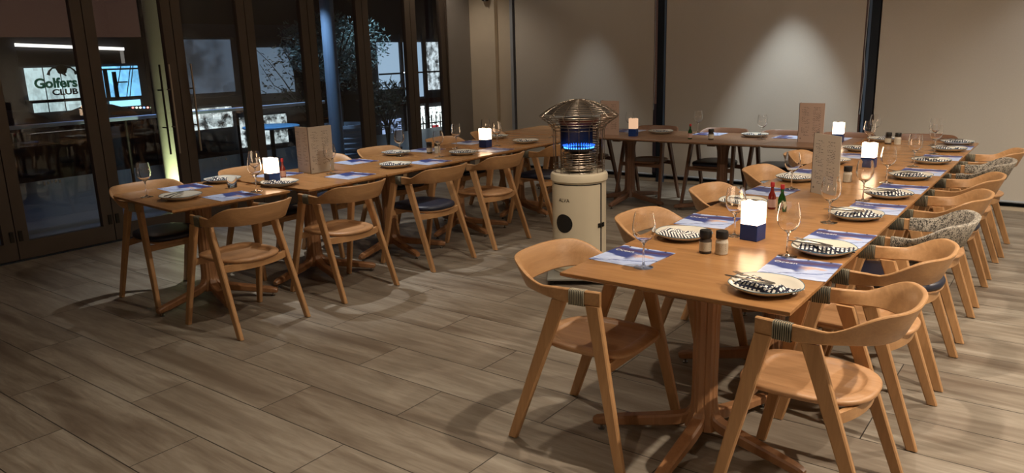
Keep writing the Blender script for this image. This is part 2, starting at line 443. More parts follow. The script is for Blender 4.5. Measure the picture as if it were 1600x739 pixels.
def chair_meshes(wz, wx, wy, ws, tagname):
    Mx = {}
    b = new(); loft(b, [band_section(*p, 0.019) for p in BAND]); Mx['backrest'] = finish(b, 'backrest', wx, True, 40)
    b = new(); sel = [p for i, p in enumerate(BAND) if p[1] < 0.005]; loft(b, [band_section(*p, 0.019, 0.006) for p in sel]); Mx['woven_cover'] = finish(b, 'woven_cover', tweed, True, 60)
    # legs
    for nm, sx, (ty, fy, fx) in (('fl', -1, (0.125, 0.27, 0.265)), ('fr', 1, (0.125, 0.27, 0.265)), ('rl', -1, (-0.03, -0.265, 0.248)), ('rr', 1, (-0.03, -0.265, 0.248))):
        b = new(); beam(b, (sx * (HW + 0.001), ty, 0.663), (sx * fx, fy, 0.004), (0.060, 0.030), (0.040, 0.026), (0, 1, 0), 0.005, True)
        if nm[0] == 'r': pass
        Mx[nm] = finish(b, 'leg', wz)
        b = new(); lathe(b, [(0, 0), (0.010, 0), (0.010, 0.004), (0, 0.004)], 12, (sx * fx, fy)); Mx[nm + 'g'] = finish(b, 'foot_glide', black)
    # seat
    def outline(n=56, s=1.0, off=0.0):
        pts = []
        for i in range(n):
            a = 2 * PI * i / n; ca, sa = math.cos(a), math.sin(a)
            e = 2 / 2.5 if sa < 0 else 2 / 4.2
            hx = 0.203; hy = 0.225 if sa < 0 else 0.235
            pts.append((math.copysign(abs(ca) ** e, ca) * (hx * s + off), math.copysign(abs(sa) ** e, sa) * (hy * s + off) + 0.01))
        return pts
    b = new(); rings = []
    prof = [(0.02, -0.009), (0.45, -0.010), (0.70, -0.0095), (0.75, -0.008), (0.775, -0.001), (0.80, 0.0015), (0.94, 0.001), (0.985, -0.003), (1.0, -0.008), (1.0, -0.014), (0.955, -0.024)]
    for s, z in prof: rings.append([(x, y, 0.458 + z) for x, y in outline(s=s)])
    loft(b, rings); Mx['seat'] = finish(b, 'seat', ws, True, 50)
    b = new(); rings = []
    for s, z in [(0.955, 0.434), (0.97, 0.437), (0.99, 0.442), (0.99, 0.446), (0.955, 0.450)]: rings.append([(x, y, z) for x, y in outline(s=s)])
    loft(b, rings); Mx['seat_board'] = finish(b, 'seat', ws, True, 50)
    b = new(); rings = []
    for s, z in [(0.97, 0.4505), (1.0, 0.458), (1.005, 0.468), (0.98, 0.481), (0.90, 0.488), (0.6, 0.492), (0.02, 0.492)]: rings.append([(x, y, z) for x, y in outline(s=s)])
    loft(b, rings); Mx['seat_cushion'] = finish(b, 'seat_cushion', navy_leather, True, 60)
    # rails between the legs
    b = new(); yy = 0.183; rings = []
    for i in range(13):
        x = -0.229 + 0.458 * i / 12; sag = 0.0
        rings.append([(x, yy - 0.011, 0.394), (x, yy + 0.011, 0.394), (x, yy + 0.011, 0.4335), (x, yy - 0.011, 0.4335)])
    loft(b, rings); Mx['front_rail'] = finish(b, 'front_rail', wx)
    b = new(); rings = []
    for i in range(17):
        x = -0.226 + 0.452 * i / 16; bow = -0.060 * (1 - (x / 0.226) ** 2); yy = -0.122 + bow
        rings.append([(x, yy - 0.011, 0.392), (x, yy + 0.011, 0.392), (x, yy + 0.011, 0.4335), (x, yy - 0.011, 0.4335)])
    loft(b, rings); Mx['rear_rail'] = finish(b, 'rear_rail', wx)
    # cord bindings
    for sx in (-1, 1):
        b = new()
        for i in range(9):
            y = 0.030 + i * 0.0074
            xm = sx * (HW - 0.003 + 0.018 * (1 - y / 0.155))
            pts = []
            for a, z in ((-0.0125, 0.660), (0.0, 0.6585), (0.0125, 0.660), (0.0135, 0.690), (0.0125, 0.7185), (0.0, 0.7188), (-0.0125, 0.7185), (-0.0135, 0.690)): pts.append((xm + a, y, z))
            tube(b, pts, 0.0040, 6, close=True)
        Mx['rope%d' % sx] = finish(b, 'cord_binding', rope_m, True, 80)
    return Mx
OAKM = chair_meshes(oak_z, oak_x, oak_y, oak_seat, 'oak')
DARKM = chair_meshes(dark_z, dark_x, dark_x, dark_x, 'walnut')
def chair(x, y, face, label, group, cushion=False, cover=False, mx=None):
    """face: direction the sitter looks, degrees (0 = +X)"""
    mx = mx or OAKM
    c = empty('dining_chair', (x, y, 0), rad(face - 90), label, 'chair', group)
    add('backrest', mx['backrest'], c)
    if cover: tag(add('woven_cover', mx['woven_cover'], c), 'grey flecked knitted back cover')
    for k in ('fl', 'fr', 'rl', 'rr'):
        l = add('leg', mx[k], c); add('foot_glide', mx[k + 'g'], l)
    if cushion:
        add('seat', mx['seat_board'], c); tag(add('seat_cushion', mx['seat_cushion'], c), 'dark navy leather pad')
    else: add('seat', mx['seat'], c)
    add('front_rail', mx['front_rail'], c); add('rear_rail', mx['rear_rail'], c)
    for s in (-1, 1): tag(add('cord_binding', mx['rope%d' % s], c), 'green and white cord wound round the arm')
    return c
ORD = ['nearest', 'second', 'third', 'fourth', 'fifth', 'sixth', 'seventh', 'eighth']
# right side of the right-hand row
G = 'chairs along the right side of the right-hand table row'
for i, (y, cu, cv) in enumerate([(2.70, 0, 0), (3.455, 0, 0), (4.13, 1, 1), (4.86, 0, 0), (5.58, 1, 0), (6.29, 0, 1), (6.98, 0, 0)]):
    lb = '%s oak armchair right of the right-hand tables, %s%s' % (ORD[i].capitalize() if False else ORD[i], 'navy pad' if cu else 'wooden seat', ', grey knitted back' if cv else '')
    chair(-0.67 + (0.02 if i == 6 else 0), y, 180, lb, G, cu, cv)
G = 'chairs along the left side of the right-hand table row'
for i, y in enumerate([2.645, 3.50, 4.41, 5.30, 6.20]):
    chair(-1.565, y, 0, ['nearest oak armchair left of the right-hand tables, in front of the heater, brown seat', 'second oak armchair left of the right-hand tables, behind the striped napkin plate',
          'third oak armchair left of the right-hand tables, behind the tall glass by the candle', 'fourth oak armchair left of the right-hand tables, seen over the sauce bottles',
          'fifth and farthest oak armchair left of the right-hand tables, beside the standing menu'][i], G, i in (1, 3))
G = 'chairs along the near side of the left-hand table row'
for i, (y, cu) in enumerate([(2.68, 0), (3.49, 0), (4.38, 1), (5.16, 0), (6.08, 1)]):
    chair(-4.15, y, 180, ['nearest oak armchair on the near side of the left-hand tables, bare seat', 'second oak armchair on the near side of the left-hand tables, bare seat',
          'third oak armchair on the near side of the left-hand tables, dark navy pad', 'fourth oak armchair on the near side of the left-hand tables, bare seat',
          'fifth oak armchair on the near side of the left-hand tables, navy pad, next to heater'][i], G, cu)
G = 'chairs between the left-hand tables and the glass doors'
for i, (y, cu) in enumerate([(2.72, 1), (3.55, 1), (4.32, 1), (4.98, 1), (5.90, 1), (6.62, 0)]):
    chair(-5.105 if i else -5.115, y, 0, '%s oak armchair from the near end between the left-hand tables and the glass doors' % ['first', 'second', 'third', 'fourth', 'fifth', 'sixth'][i], G, cu)
G = 'dark chairs between the far tables and the blinds'
for i, (x, cu) in enumerate([(-4.55, 0), (-3.80, 0), (-3.02, 1), (-2.38, 1), (-1.80, 1)]):
    chair(x, 7.575, 270, ['dark wooden armchair behind the far tables, leftmost, seen beside the heater', 'dark wooden armchair with bare seat behind the far tables, right of the far candle',
          'dark wooden armchair with navy pad behind the far tables, beyond the small pepper jar', 'dark wooden armchair with navy pad behind the far tables, left of the standing menu',
          'dark wooden armchair behind the far tables, beyond the rightmost far candle'][i], G, cu, mx=DARKM)
chair(-1.14, 7.66, 270, 'dark wooden armchair at the far right table corner, below the bright light patch', G, 0, mx=DARKM)

# ================================================================== TABLES
def table(x, y, L, Wd, rz, label, group, top_m, col_m, legs, col_r=0.052, off=(0, 0)):
    """L along local Y, Wd along local X"""
    t = empty('pedestal_table', (x, y, 0), rz, label, 'table', group)
    b = new(); hx, hy = Wd / 2, L / 2; i = 0.022
    rings = []
    for o, z in ((i, 0.7245), (0.003, 0.7345), (0.0, 0.7365), (0.0, 0.748), (0.002, 0.75)):
        a, c_ = hx - o, hy - o
        rings.append([(-a, -c_, z), (a, -c_, z), (a, c_, z), (-a, c_, z)])
    loft(b, rings); obj('tabletop', b, top_m, t)
    b = new(); box(b, -hx * 0.72, hx * 0.72, -0.04, 0.04, 0.697, 0.7242, 0.004); box(b, -0.04, 0.04, -hy * 0.72, hy * 0.72, 0.697, 0.7238, 0.004); obj('support_brace', b, col_m, t)
    # grooved column, flared at head and foot
    b = new(); rings = []
    for z, s in ((0.066, 1.5), (0.09, 1.42), (0.13, 1.15), (0.18, 1.03), (0.25, 1.0), (0.55, 1.0), (0.62, 1.08), (0.67, 1.3), (0.697, 1.6)):
        ring = []
        for k in range(4):
            for (a, r) in ((-38, 1.0), (-24, 1.08), (-5, 1.02), (0, 0.95), (5, 1.02), (24, 1.08), (38, 1.0), (45, 1.06)):
                an = rad(k * 90 + 20 + a); ring.append((off[0] + col_r * s * r * math.cos(an), off[1] + col_r * s * r * math.sin(an), z))
        rings.append(ring)
    loft(b, rings); obj('column', b, col_m, t, True, angle=18)
    OFF = Vector((off[0], off[1], 0)); made = []
    for a in legs:
        a = rad(a) - rz
        d = Vector((math.cos(a), math.sin(a), 0)); s = Vector((-math.sin(a), math.cos(a), 0))
        b = new(); rings = []
        pts = [(0.035, 0.175, 0.030, 0.05), (0.044, 0.135, 0.034, 0.052), (0.062, 0.105, 0.042, 0.056), (0.095, 0.088, 0.050, 0.056), (0.16, 0.076, 0.050, 0.056), (0.42, 0.048, 0.040, 0.048), (0.455, 0.043, 0.036, 0.044), (0.47, 0.04, 0.026, 0.034)]
        for q, (r, z, h, wd) in enumerate(pts):
            r0, z0 = pts[max(q - 1, 0)][:2]; r1, z1 = pts[min(q + 1, len(pts) - 1)][:2]
            dd = Vector((r1 - r0, z1 - z0)).normalized(); nn = Vector((-dd.y, dd.x))
            ring = []
            for u, v in rrect(wd, h, 0.008):
                p = Vector((r, z)) + nn * v
                ring.append(OFF + d * p.x + s * u + Vector((0, 0, p.y)))
            rings.append(ring)
        loft(b, rings); lg = obj('leg', b, col_m, t, True, angle=30)
        b = new(); c0 = (off[0] + d.x * 0.435, off[1] + d.y * 0.435); lathe(b, [(0, 0), (0.014, 0), (0.014, 0.006), (0.005, 0.008), (0.005, 0.026), (0, 0.026)], 12, c0); tag(obj('foot_glide', b, steel, lg, True), 'round steel levelling foot')
    return t
RL = [203, 272, 345, 75]; LLg = [283, 343, 35, 150]
GR = 'pedestal tables of the right-hand row'
for i in range(5):
    y0 = 2.49 + i * 0.882
    table(-1.178, y0 + 0.441, 0.879, 0.924, 0, ['nearest oak pedestal table of the right-hand row, end with three place settings', 'second oak pedestal table of the right-hand row, under the sauce bottles',
          'third oak pedestal table of the right-hand row, holding the tall cream menu', 'fourth oak pedestal table of the right-hand row, past the middle candle', 'fifth oak pedestal table of the right-hand row, just before the corner table'][i], GR, oak_top, oak_col, RL, off=(0.03, -0.09))
table(-1.178, 7.352, 0.893, 0.924, 0, 'oak pedestal table in the far right corner where the rows meet', GR, oak_top, oak_col, RL)
GB = 'dark pedestal tables of the far row'
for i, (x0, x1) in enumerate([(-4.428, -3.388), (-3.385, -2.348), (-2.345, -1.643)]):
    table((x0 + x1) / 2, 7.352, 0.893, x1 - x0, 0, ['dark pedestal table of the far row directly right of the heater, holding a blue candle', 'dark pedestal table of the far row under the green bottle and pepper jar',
          'dark pedestal table of the far row carrying the pink-lit standing menu'][i], GB, dark_top, dark_z, RL if i < 2 else [237, 303, 57, 123])
GL = 'pedestal tables of the left-hand row'
for i, (x, y, L, rz) in enumerate([(-4.816, 2.835, 0.82, -5), (-4.69, 3.655, 0.735, 0), (-4.69, 4.478, 0.885, 0), (-4.69, 5.385, 0.91, 0), (-4.69, 6.365, 1.035, 0)]):
    table(x, y, L, 0.94, rad(rz), ['nearest oak pedestal table of the left-hand row, slightly turned, by the glass doors', 'second oak pedestal table of the left-hand row, carrying the two-panel menu',
          'third oak pedestal table of the left-hand row, middle of the row', 'fourth oak pedestal table of the left-hand row, carrying the far white candle', 'fifth oak pedestal table of the left-hand row, left of the heater'][i], GL, oak_top, oak_col, LLg)
table(-4.902, 7.352, 0.893, 0.94, 0, 'oak pedestal table in the far left corner by the plaster pier', GL, oak_top, oak_col, LLg)

# ================================================================== TABLEWARE
TZ = 0.7505
china = flat('cream_china', (0.66, 0.63, 0.55), 0.22, var=0.03); rim_m = flat('blue_glaze_rim', (0.05, 0.16, 0.24), 0.25)
bm_ = new(); N = 40
lathe(bm_, [(0, 0.004), (0.075, 0.004), (0.082, 0.0), (0.088, 0.004), (0.118, 0.016), (0.132, 0.026), (0.133, 0.029), (0.130, 0.030), (0.112, 0.021), (0.085, 0.011), (0.0, 0.009)], N)
for v in bm_.verts:
    a = math.atan2(v.co.y, v.co.x); r = math.hypot(v.co.x, v.co.y)
    k = 1 + 0.012 * math.sin(3 * a + 0.7) + 0.008 * math.sin(5 * a); v.co.x *= k; v.co.y *= k
    if r > 0.1: v.co.z += 0.0018 * math.sin(4 * a)
PLATE = finish(bm_, 'plate', china, True, 50)
bm_ = new(); tube(bm_, [((0.1325 * (1 + 0.012 * math.sin(3 * a + 0.7) + 0.008 * math.sin(5 * a))) * math.cos(a), (0.1325 * (1 + 0.012 * math.sin(3 * a + 0.7) + 0.008 * math.sin(5 * a))) * math.sin(a), 0.0293 + 0.0018 * math.sin(4 * a)) for a in [2 * PI * i / 64 for i in range(64)]], 0.0016, 6, close=True)
RIM = finish(bm_, 'rim', rim_m, True, 80)
def plate(x, y, label, group):
    p = empty('dinner_plate', (x, y, TZ), random.Random(int(x * 999 + y * 77)).uniform(0, 6), label, 'plate', group)
    add('dish', PLATE, p); tag(add('rim', RIM, p), 'thin blue painted edge'); return p
def m_cloth(name, kind):
    m = NT(name); v = m.coord('Object', (1, 1, 1))
    sep = m.n('ShaderNodeSeparateXYZ'); m.l(v, sep.inputs[0])
    nz = m.noise(v, 14, 2); 
    if kind == 'check':
        fx = m.math('ADD', sep.outputs[0], m.math('MULTIPLY', nz, 0.006)); fy = m.math('ADD', sep.outputs[1], m.math('MULTIPLY', nz, 0.006))
        a = m.math('GREATER_THAN', m.math('SINE', m.math('MULTIPLY', fx, 2 * PI / 0.0175)), 0.1); c = m.math('GREATER_THAN', m.math('SINE', m.math('MULTIPLY', fy, 2 * PI / 0.0175)), 0.35)
        k = m.math('MAXIMUM', a, c)
    else:
        zz = m.math('PINGPONG', sep.outputs[1], 0.028)
        k = m.math('GREATER_THAN', m.math('SINE', m.math('MULTIPLY', m.math('ADD', sep.outputs[0], m.math('ADD', m.math('MULTIPLY', zz, 0.8), m.math('MULTIPLY', nz, 0.02))), 2 * PI / 0.0155)), 0.05)
    col = m.mix(k, (0.80, 0.79, 0.76), (0.010, 0.014, 0.036))
    m.l(col, m.b.inputs['Base Color']); m.b.inputs['Roughness'].default_value = 0.9
    m.bump(m.noise(v, 300, 1), 0.2, 0.001); return m.m
check_m = m_cloth('navy_check_cotton', 'check'); stripe_m = m_cloth('navy_chevron_cotton', 'stripe')
def napkin_mesh(seed, mat, tri=False):
    r = random.Random(seed); b = new(); nx, ny = 34, 16; top, bot = [], []
    px, py = r.uniform(0, 9), r.uniform(0, 9)
    for i in range(nx + 1):
        u = i / nx; t1, b1 = [], []
        wd = 0.060 + 0.012 * math.sin(u * 5 + seed) - (0.018 * u if not tri else 0.0)
        if tri: wd = 0.062 * (1 - abs(u - 0.55) * 1.1) + 0.012
        for j in range(ny + 1):
            v = j / ny * 2 - 1
            x = (u - 0.5) * 0.225; y = v * wd + 0.012 * math.sin(u * 6 + seed)
            edge = (1 - abs(v) ** 4) * (1 - abs(2 * u - 1) ** 6)
            n1 = noise.noise(Vector((u * 6 + px, v * 1.5 + py, seed))) ; n2 = noise.noise(Vector((u * 15 + px, v * 4 + py, seed + 3)))
            h = 0.013 + edge * (0.013 + 0.017 * n1 + 0.004 * n2 + (0.020 * max(0, 1 - abs(u - 0.6) * 4) if tri else 0.010 * max(0, 1 - abs(u - 0.2) * 5)))
            h = max(h, 0.0125) + 0.011 * smooth01((abs(x) - 0.08) / 0.03)
            t1.append(b.verts.new((x, y, h))); b1.append(b.verts.new((x, y, 0.0108 + 0.010 * smooth01((abs(x) - 0.08) / 0.03))))
        top.append(t1); bot.append(b1)
    for i in range(nx):
        for j in range(ny):
            b.faces.new((top[i][j], top[i + 1][j], top[i + 1][j + 1], top[i][j + 1])); b.faces.new((bot[i][j], bot[i][j + 1], bot[i + 1][j + 1], bot[i + 1][j]))
        b.faces.new((top[i][0], bot[i][0], bot[i + 1][0], top[i + 1][0])); b.faces.new((top[i][ny], top[i + 1][ny], bot[i + 1][ny], bot[i][ny]))
    for j in range(ny):
        b.faces.new((top[0][j], top[0][j + 1], bot[0][j + 1], bot[0][j])); b.faces.new((top[nx][j], bot[nx][j], bot[nx][j + 1], top[nx][j + 1]))
    return finish(b, 'cloth_napkin', mat, True, 60)
NAP = [napkin_mesh(1, check_m), napkin_mesh(2, check_m), napkin_mesh(3, check_m, True), napkin_mesh(4, check_m), napkin_mesh(5, stripe_m), napkin_mesh(6, stripe_m)]
def napkin(x, y, rz, k, label, group):
    return tag(add('cloth_napkin', NAP[k], None, (x, y, TZ), (0, 0, rad(rz))), label, 'napkin', group)
# cutlery
b = new()
rings = []
for u, wd, h in ((-0.10, 0.0055, 0.0025), (-0.095, 0.008, 0.003), (-0.03, 0.0062, 0.003), (0.005, 0.0045, 0.0028), (0.012, 0.0085, 0.0012), (0.06, 0.0095, 0.0010), (0.095, 0.007, 0.0008), (0.108, 0.001, 0.0006)):
    rings.append([(u, -wd, -h), (u, wd, -h), (u, wd, h), (u, -wd, h)])
loft(b, rings); KNIFE = finish(b, 'table_knife', steel, True, 40)
b = new(); rings = []
for u, wd, z in ((-0.10, 0.004, 0.0), (-0.094, 0.0075, 0.0), (-0.03, 0.004, 0.003), (0.03, 0.003, 0.004), (0.045, 0.009, 0.001), (0.055, 0.0115, 0.0)):
    rings.append([(u, -wd, z - 0.0014), (u, wd, z - 0.0014), (u, wd, z + 0.0014), (u, -wd, z + 0.0014)])
loft(b, rings)
for k in range(4):
    yk = -0.0095 + k * 0.00633; beam(b, (0.053, yk, 0.0), (0.098, yk, 0.006), (0.0028, 0.0022), (0.0016, 0.0014), (0, 1, 0), 0.0003)
FORK = finish(b, 'table_fork', steel, True, 40)
def cutlery(x, y, rz, where):
    dx, dy = math.cos(rad(rz)), math.sin(rad(rz))
    tag(add('table_fork', FORK, None, (x + 0.006 * dy, y - 0.006 * dx, TZ + 0.043), (0, rad(2), rad(rz))), 'steel fork laid across %s' % where, 'fork', 'forks on the napkins')
    tag(add('table_knife', KNIFE, None, (x - 0.022 * dy, y + 0.022 * dx, TZ + 0.0415), (0, rad(3), rad(rz + 7))), 'steel knife laid across %s' % where, 'knife', 'knives on the napkins')
# printed menu mat
def m_mat():
    m = NT('printed_seascape_paper'); tc = m.coord('Object', (1, 1, 1)); sep = m.n('ShaderNodeSeparateXYZ'); m.l(tc, sep.inputs[0])
    n = m.noise(m.coord('Object', (7, 16, 1)), 1.0, 5, 0.6, 0.8); n2 = m.noise(m.coord('Object', (10, 34, 1), (3, 1, 0)), 1.0, 4, 0.6, 0.6)
    wob = m.math('MULTIPLY', m.math('SUBTRACT', n, 0.5), 0.11)
    x = sep.outputs[0]; y = m.math('ADD', sep.outputs[1], wob)
    def band(yc, hw, slope=0.0):
        d = m.math('ABSOLUTE', m.math('SUBTRACT', m.math('ADD', y, m.math('MULTIPLY', x, slope)), yc))
        return m.ramp(m.math('DIVIDE', d, hw), [(0.75, (1, 1, 1)), (1.0, (0, 0, 0))])
    base = m.mix(m.ramp(n2, [(0.35, (0, 0, 0)), (0.65, (1, 1, 1))]), (0.34, 0.44, 0.74), (0.56, 0.65, 0.88))
    c = m.mix(band(0.085, 0.050, -0.05), base, (0.05, 0.08, 0.28))
    c = m.mix(band(0.088, 0.018, -0.05), c, (0.07, 0.045, 0.12))
    dx = m.math('DIVIDE', m.math('SUBTRACT', x, 0.02), 0.085); dy = m.math('DIVIDE', m.math('SUBTRACT', y, 0.012), 0.026)
    e = m.math('ADD', m.math('MULTIPLY', dx, dx), m.math('MULTIPLY', dy, dy))
    c = m.mix(m.ramp(e, [(0.7, (1, 1, 1)), (1.0, (0, 0, 0))]), c, (0.60, 0.42, 0.38))
    left = m.ramp(m.math('ADD', x, 0.5), [(0.49, (1, 1, 1)), (0.53, (0, 0, 0))])
    c = m.mix(m.math('MULTIPLY', left, band(-0.005, 0.045, 0.35)), c, (0.035, 0.06, 0.24))
    c = m.mix(m.math('MULTIPLY', band(-0.085, 0.007, -0.5), 0.8), c, (0.06, 0.10, 0.32))
    m.l(c, m.b.inputs['Base Color']); m.b.inputs['Roughness'].default_value = 0.38; return m.m
mat_m = m_mat(); ink_w = flat('white_print', (0.75, 0.76, 0.8), 0.5); ink_d = flat('dark_print', (0.05, 0.045, 0.05), 0.6)
def text_mesh(body, size, mat, ext=0.0004, name='lettering', bold=0.0):
    cu = bpy.data.curves.new('t', 'FONT'); cu.body = body; cu.size = size; cu.align_x = 'CENTER'; cu.align_y = 'CENTER'; cu.extrude = ext; cu.offset = size * bold; cu.resolution_u = 3
    o = bpy.data.objects.new('t', cu); link(o)
    dg = bpy.context.evaluated_depsgraph_get(); me = bpy.data.meshes.new_from_object(o.evaluated_get(dg))
    bpy.data.objects.remove(o); bpy.data.curves.remove(cu)
    me.name = name; me.materials.clear(); me.materials.append(mat); return me
b = new(); 
gx, gy = 14, 10; V = [[b.verts.new(((i / gx - .5) * 0.262, (j / gy - .5) * 0.288, 0.0012 + 0.0012 * noise.noise(Vector((i * .5, j * .5, 0))) + 0.0015 * smooth01(abs(i / gx - .5) * 6 - 2))) for j in range(gy + 1)] for i in range(gx + 1)]
VB = [[b.verts.new((v.co.x, v.co.y, 0.0)) for v in r] for r in V]
for i in range(gx):
    for j in range(gy):
        b.faces.new((V[i][j], V[i + 1][j], V[i + 1][j + 1], V[i][j + 1])); b.faces.new((VB[i][j], VB[i][j + 1], VB[i + 1][j + 1], VB[i + 1][j]))
for i in range(gx):
    b.faces.new((V[i][0], VB[i][0], VB[i + 1][0], V[i + 1][0])); b.faces.new((V[i][gy], V[i + 1][gy], VB[i + 1][gy], VB[i][gy]))
for j in range(gy):
    b.faces.new((V[0][j], V[0][j + 1], VB[0][j + 1], VB[0][j])); b.faces.new((V[gx][j], VB[gx][j], VB[gx][j + 1], V[gx][j + 1]))
MAT = finish(b, 'menu_sheet', mat_m, True, 60)
MTXT = text_mesh('Ocean', 0.036, ink_w)
b = new()
for q in (-0.09, 0, 0.09): box(b, q - 0.004, q + 0.004, 0.130, 0.136, 0.003, 0.0042)
STAP = finish(b, 'staple', ink_d)
def placemat(x, y, rz, label, group, txt=True):
    p = empty('menu_sheet', (x, y, TZ), rad(rz), label, 'placemat', group)
    add('paper', MAT, p)
    if txt: tag(add('lettering', MTXT, p, (-0.07, 0.055, 0.0032)), 'small white script word')
    add('staple', STAP, p)
    return p
# wine glass
b = new()
prof = [(0, 0.0), (0.036, 0.0), (0.037, 0.0012), (0.030, 0.0028), (0.010, 0.006), (0.0045, 0.012), (0.0036, 0.03), (0.0036, 0.085), (0.005, 0.098), (0.012, 0.106), (0.028, 0.118), (0.040, 0.138), (0.0435, 0.158), (0.042, 0.180), (0.0375, 0.208), (0.034, 0.2225),
        (0.0330, 0.2225), (0.0363, 0.208), (0.0408, 0.180), (0.0422, 0.158), (0.0386, 0.138), (0.027, 0.1195), (0.012, 0.109), (0, 0.107)]
prof = [(r * 1.10, z * 1.04) for r, z in prof]; lathe(b, prof, 32); WG = finish(b, 'wine_glass', wine_m, True, 60)
def glass(x, y, label, group):
    return tag(add('wine_glass', WG, None, (x, y, TZ)), label, 'glass', group)
# candle lantern: blue block with glowing wax on top
blue_m = flat('cobalt_blue_holder', (0.005, 0.035, 0.18), 0.35)
wax = emit('glowing_wax', (1.0, 0.62, 0.33), 7.0)
nz = wax.noise(wax.coord('Object', (12, 12, 12)), 1.0, 2)
wax.l(wax.ramp(nz, [(0.3, (1.0, 0.62, 0.36)), (0.7, (1.0, 0.76, 0.52))]), wax.b.inputs['Emission Color']); wax = wax.m
wax_dim = emit('faintly_glowing_wax', (1.0, 0.60, 0.36), 0.8).m
def candle(x, y, rz, label, s=0.043, dim=False, h=0.178):
    c = empty('candle_lantern', (x, y, TZ), rad(rz), label, 'candle', 'blue candle lanterns on the tables')
    b = new(); box(b, -s, s, -s, s, 0, h * 0.42, 0.002); obj('holder', b, blue_m, c)
    b = new(); rings = []
    n = 8
    def ring(o, zf):
        pts = []
        for k in range(4):
            for j in range(n):
                t = j / n * 2 - 1
                p = [(t, -1), (1, t), (-t, 1), (-1, -t)][k]
                pts.append((p[0] * (s - o), p[1] * (s - o), zf(p[0] * s, p[1] * s)))
        return pts
    w1 = lambda X, Y: h * 0.42 + 0.002; top = lambda X, Y: h - 0.002 + 0.003 * math.sin(X * 90) + 0.002 * math.sin(Y * 120)
    rings = [ring(0.0015, lambda X, Y: h * 0.42 + 0.0003), ring(0.0015, lambda X, Y: h * 0.6), ring(0.0015, lambda X, Y: h * 0.8), ring(0.0015, top), ring(0.006, lambda X, Y: top(X, Y) + 0.001), ring(0.02, lambda X, Y: h - 0.012)]
    loft(b, rings); wx = obj('wax_block', b, wax_dim if dim else wax, c, True, angle=50); tag(wx, 'glowing white wax block')
    b = new(); tube(b, [(0, 0, h - 0.014), (0.001, 0, h - 0.004)], 0.001, 6); obj('wick', b, ink_d, wx)
    if not dim:
        ld = bpy.data.lights.new('candle_glow', 'POINT'); ld.energy = 0.55; ld.color = (1.0, 0.62, 0.32); ld.shadow_soft_size = 0.03
        lo = bpy.data.objects.new('candle_glow', ld); link(lo, c); lo.location = (0, 0, h + 0.035)
    return c
# pepper / salt jars
jar_m = m_glass('jar_glass'); label_m = flat('paper_label', (0.55, 0.50, 0.40), 0.6); pepper = flat('peppercorns', (0.05, 0.035, 0.025), 0.7, var=0.6, scale=300); salt = flat('salt_crystals', (0.62, 0.57, 0.48), 0.6, var=0.3, scale=300)
PEPTXT = None
def jar(x, y, fill, label, cap=True):
    j = empty('spice_jar', (x, y, TZ), 0, label, 'jar', 'salt and pepper jars')
    b = new(); lathe(b, [(0, 0), (0.024, 0), (0.0265, 0.003), (0.0265, 0.058), (0.022, 0.066), (0.021, 0.070), (0, 0.070)], 28); obj('jar_body', b, fill, j, True)
    b = new(); lathe(b, [(0.0268, 0.012), (0.0272, 0.012), (0.0272, 0.052), (0.0268, 0.052)], 28); obj('paper_label', b, label_m, j, True)
    b = new(); 
    for q in range(4): box(b, 0.004, 0.0285, -0.014 + 0.003 * q, 0.012, 0.020 + q * 0.008, 0.0222 + q * 0.008)
    for v in b.verts:
        a = v.co.y / 0.0275; v.co.x = 0.0276 * math.cos(a) if v.co.x > 0.01 else 0.026 * math.cos(a); v.co.y = 0.0276 * math.sin(a)
    for v in b.verts:
        x_, y_ = v.co.x, v.co.y; a = rad(-55); v.co.x = x_ * math.cos(a) - y_ * math.sin(a); v.co.y = x_ * math.sin(a) + y_ * math.cos(a)
    obj('printed_lines', b, ink_d, j)
    b = new(); lathe(b, [(0, 0.070), (0.0255, 0.070), (0.0265, 0.073), (0.0265, 0.098), (0.024, 0.103), (0, 0.104)], 28); obj('cap', b, black, j, True)
    return j
red_cap = flat('red_cap', (0.35, 0.015, 0.02), 0.4); diamond_l = flat('cream_label', (0.60, 0.56, 0.42), 0.6); pink_l = flat('pink_label', (0.5, 0.33, 0.30), 0.6)
def bottle(x, y, body, label, kind):
    o = empty('sauce_bottle', (x, y, TZ), 0, label, 'bottle', 'small sauce bottles')
    b = new(); lathe(b, [(0, 0), (0.019, 0), (0.021, 0.003), (0.021, 0.068), (0.017, 0.082), (0.010, 0.098), (0.0085, 0.104), (0.0085, 0.124), (0, 0.124)], 24); obj('bottle_body', b, body, o, True)
    b = new(); lathe(b, [(0, 0.1245), (0.0105, 0.1245), (0.011, 0.127), (0.011, 0.145), (0.009, 0.149), (0, 0.149)], 20); obj('cap', b, red_cap, o, True)
    b = new(); az = rad(-58)
    if kind == 'diamond':
        n = 12; rows = []
        for i in range(n + 1):
            t = i / n * 2 - 1; hh = 0.028 * (1 - abs(t)) + 0.0002; a = az + t * 1.15
            rows.append((b.verts.new((0.0213 * math.cos(a), 0.0213 * math.sin(a), 0.038 - hh)), b.verts.new((0.0213 * math.cos(a), 0.0213 * math.sin(a), 0.038 + hh))))
        for r0, r1 in zip(rows, rows[1:]): b.faces.new((r0[0], r1[0], r1[1], r0[1]))
    else:
        lathe(b, [(0.0214, 0.012), (0.0216, 0.012), (0.0216, 0.056), (0.0214, 0.056)], 24)
    obj('label_sticker', b, diamond_l if kind == 'diamond' else pink_l, o, True)
    return o
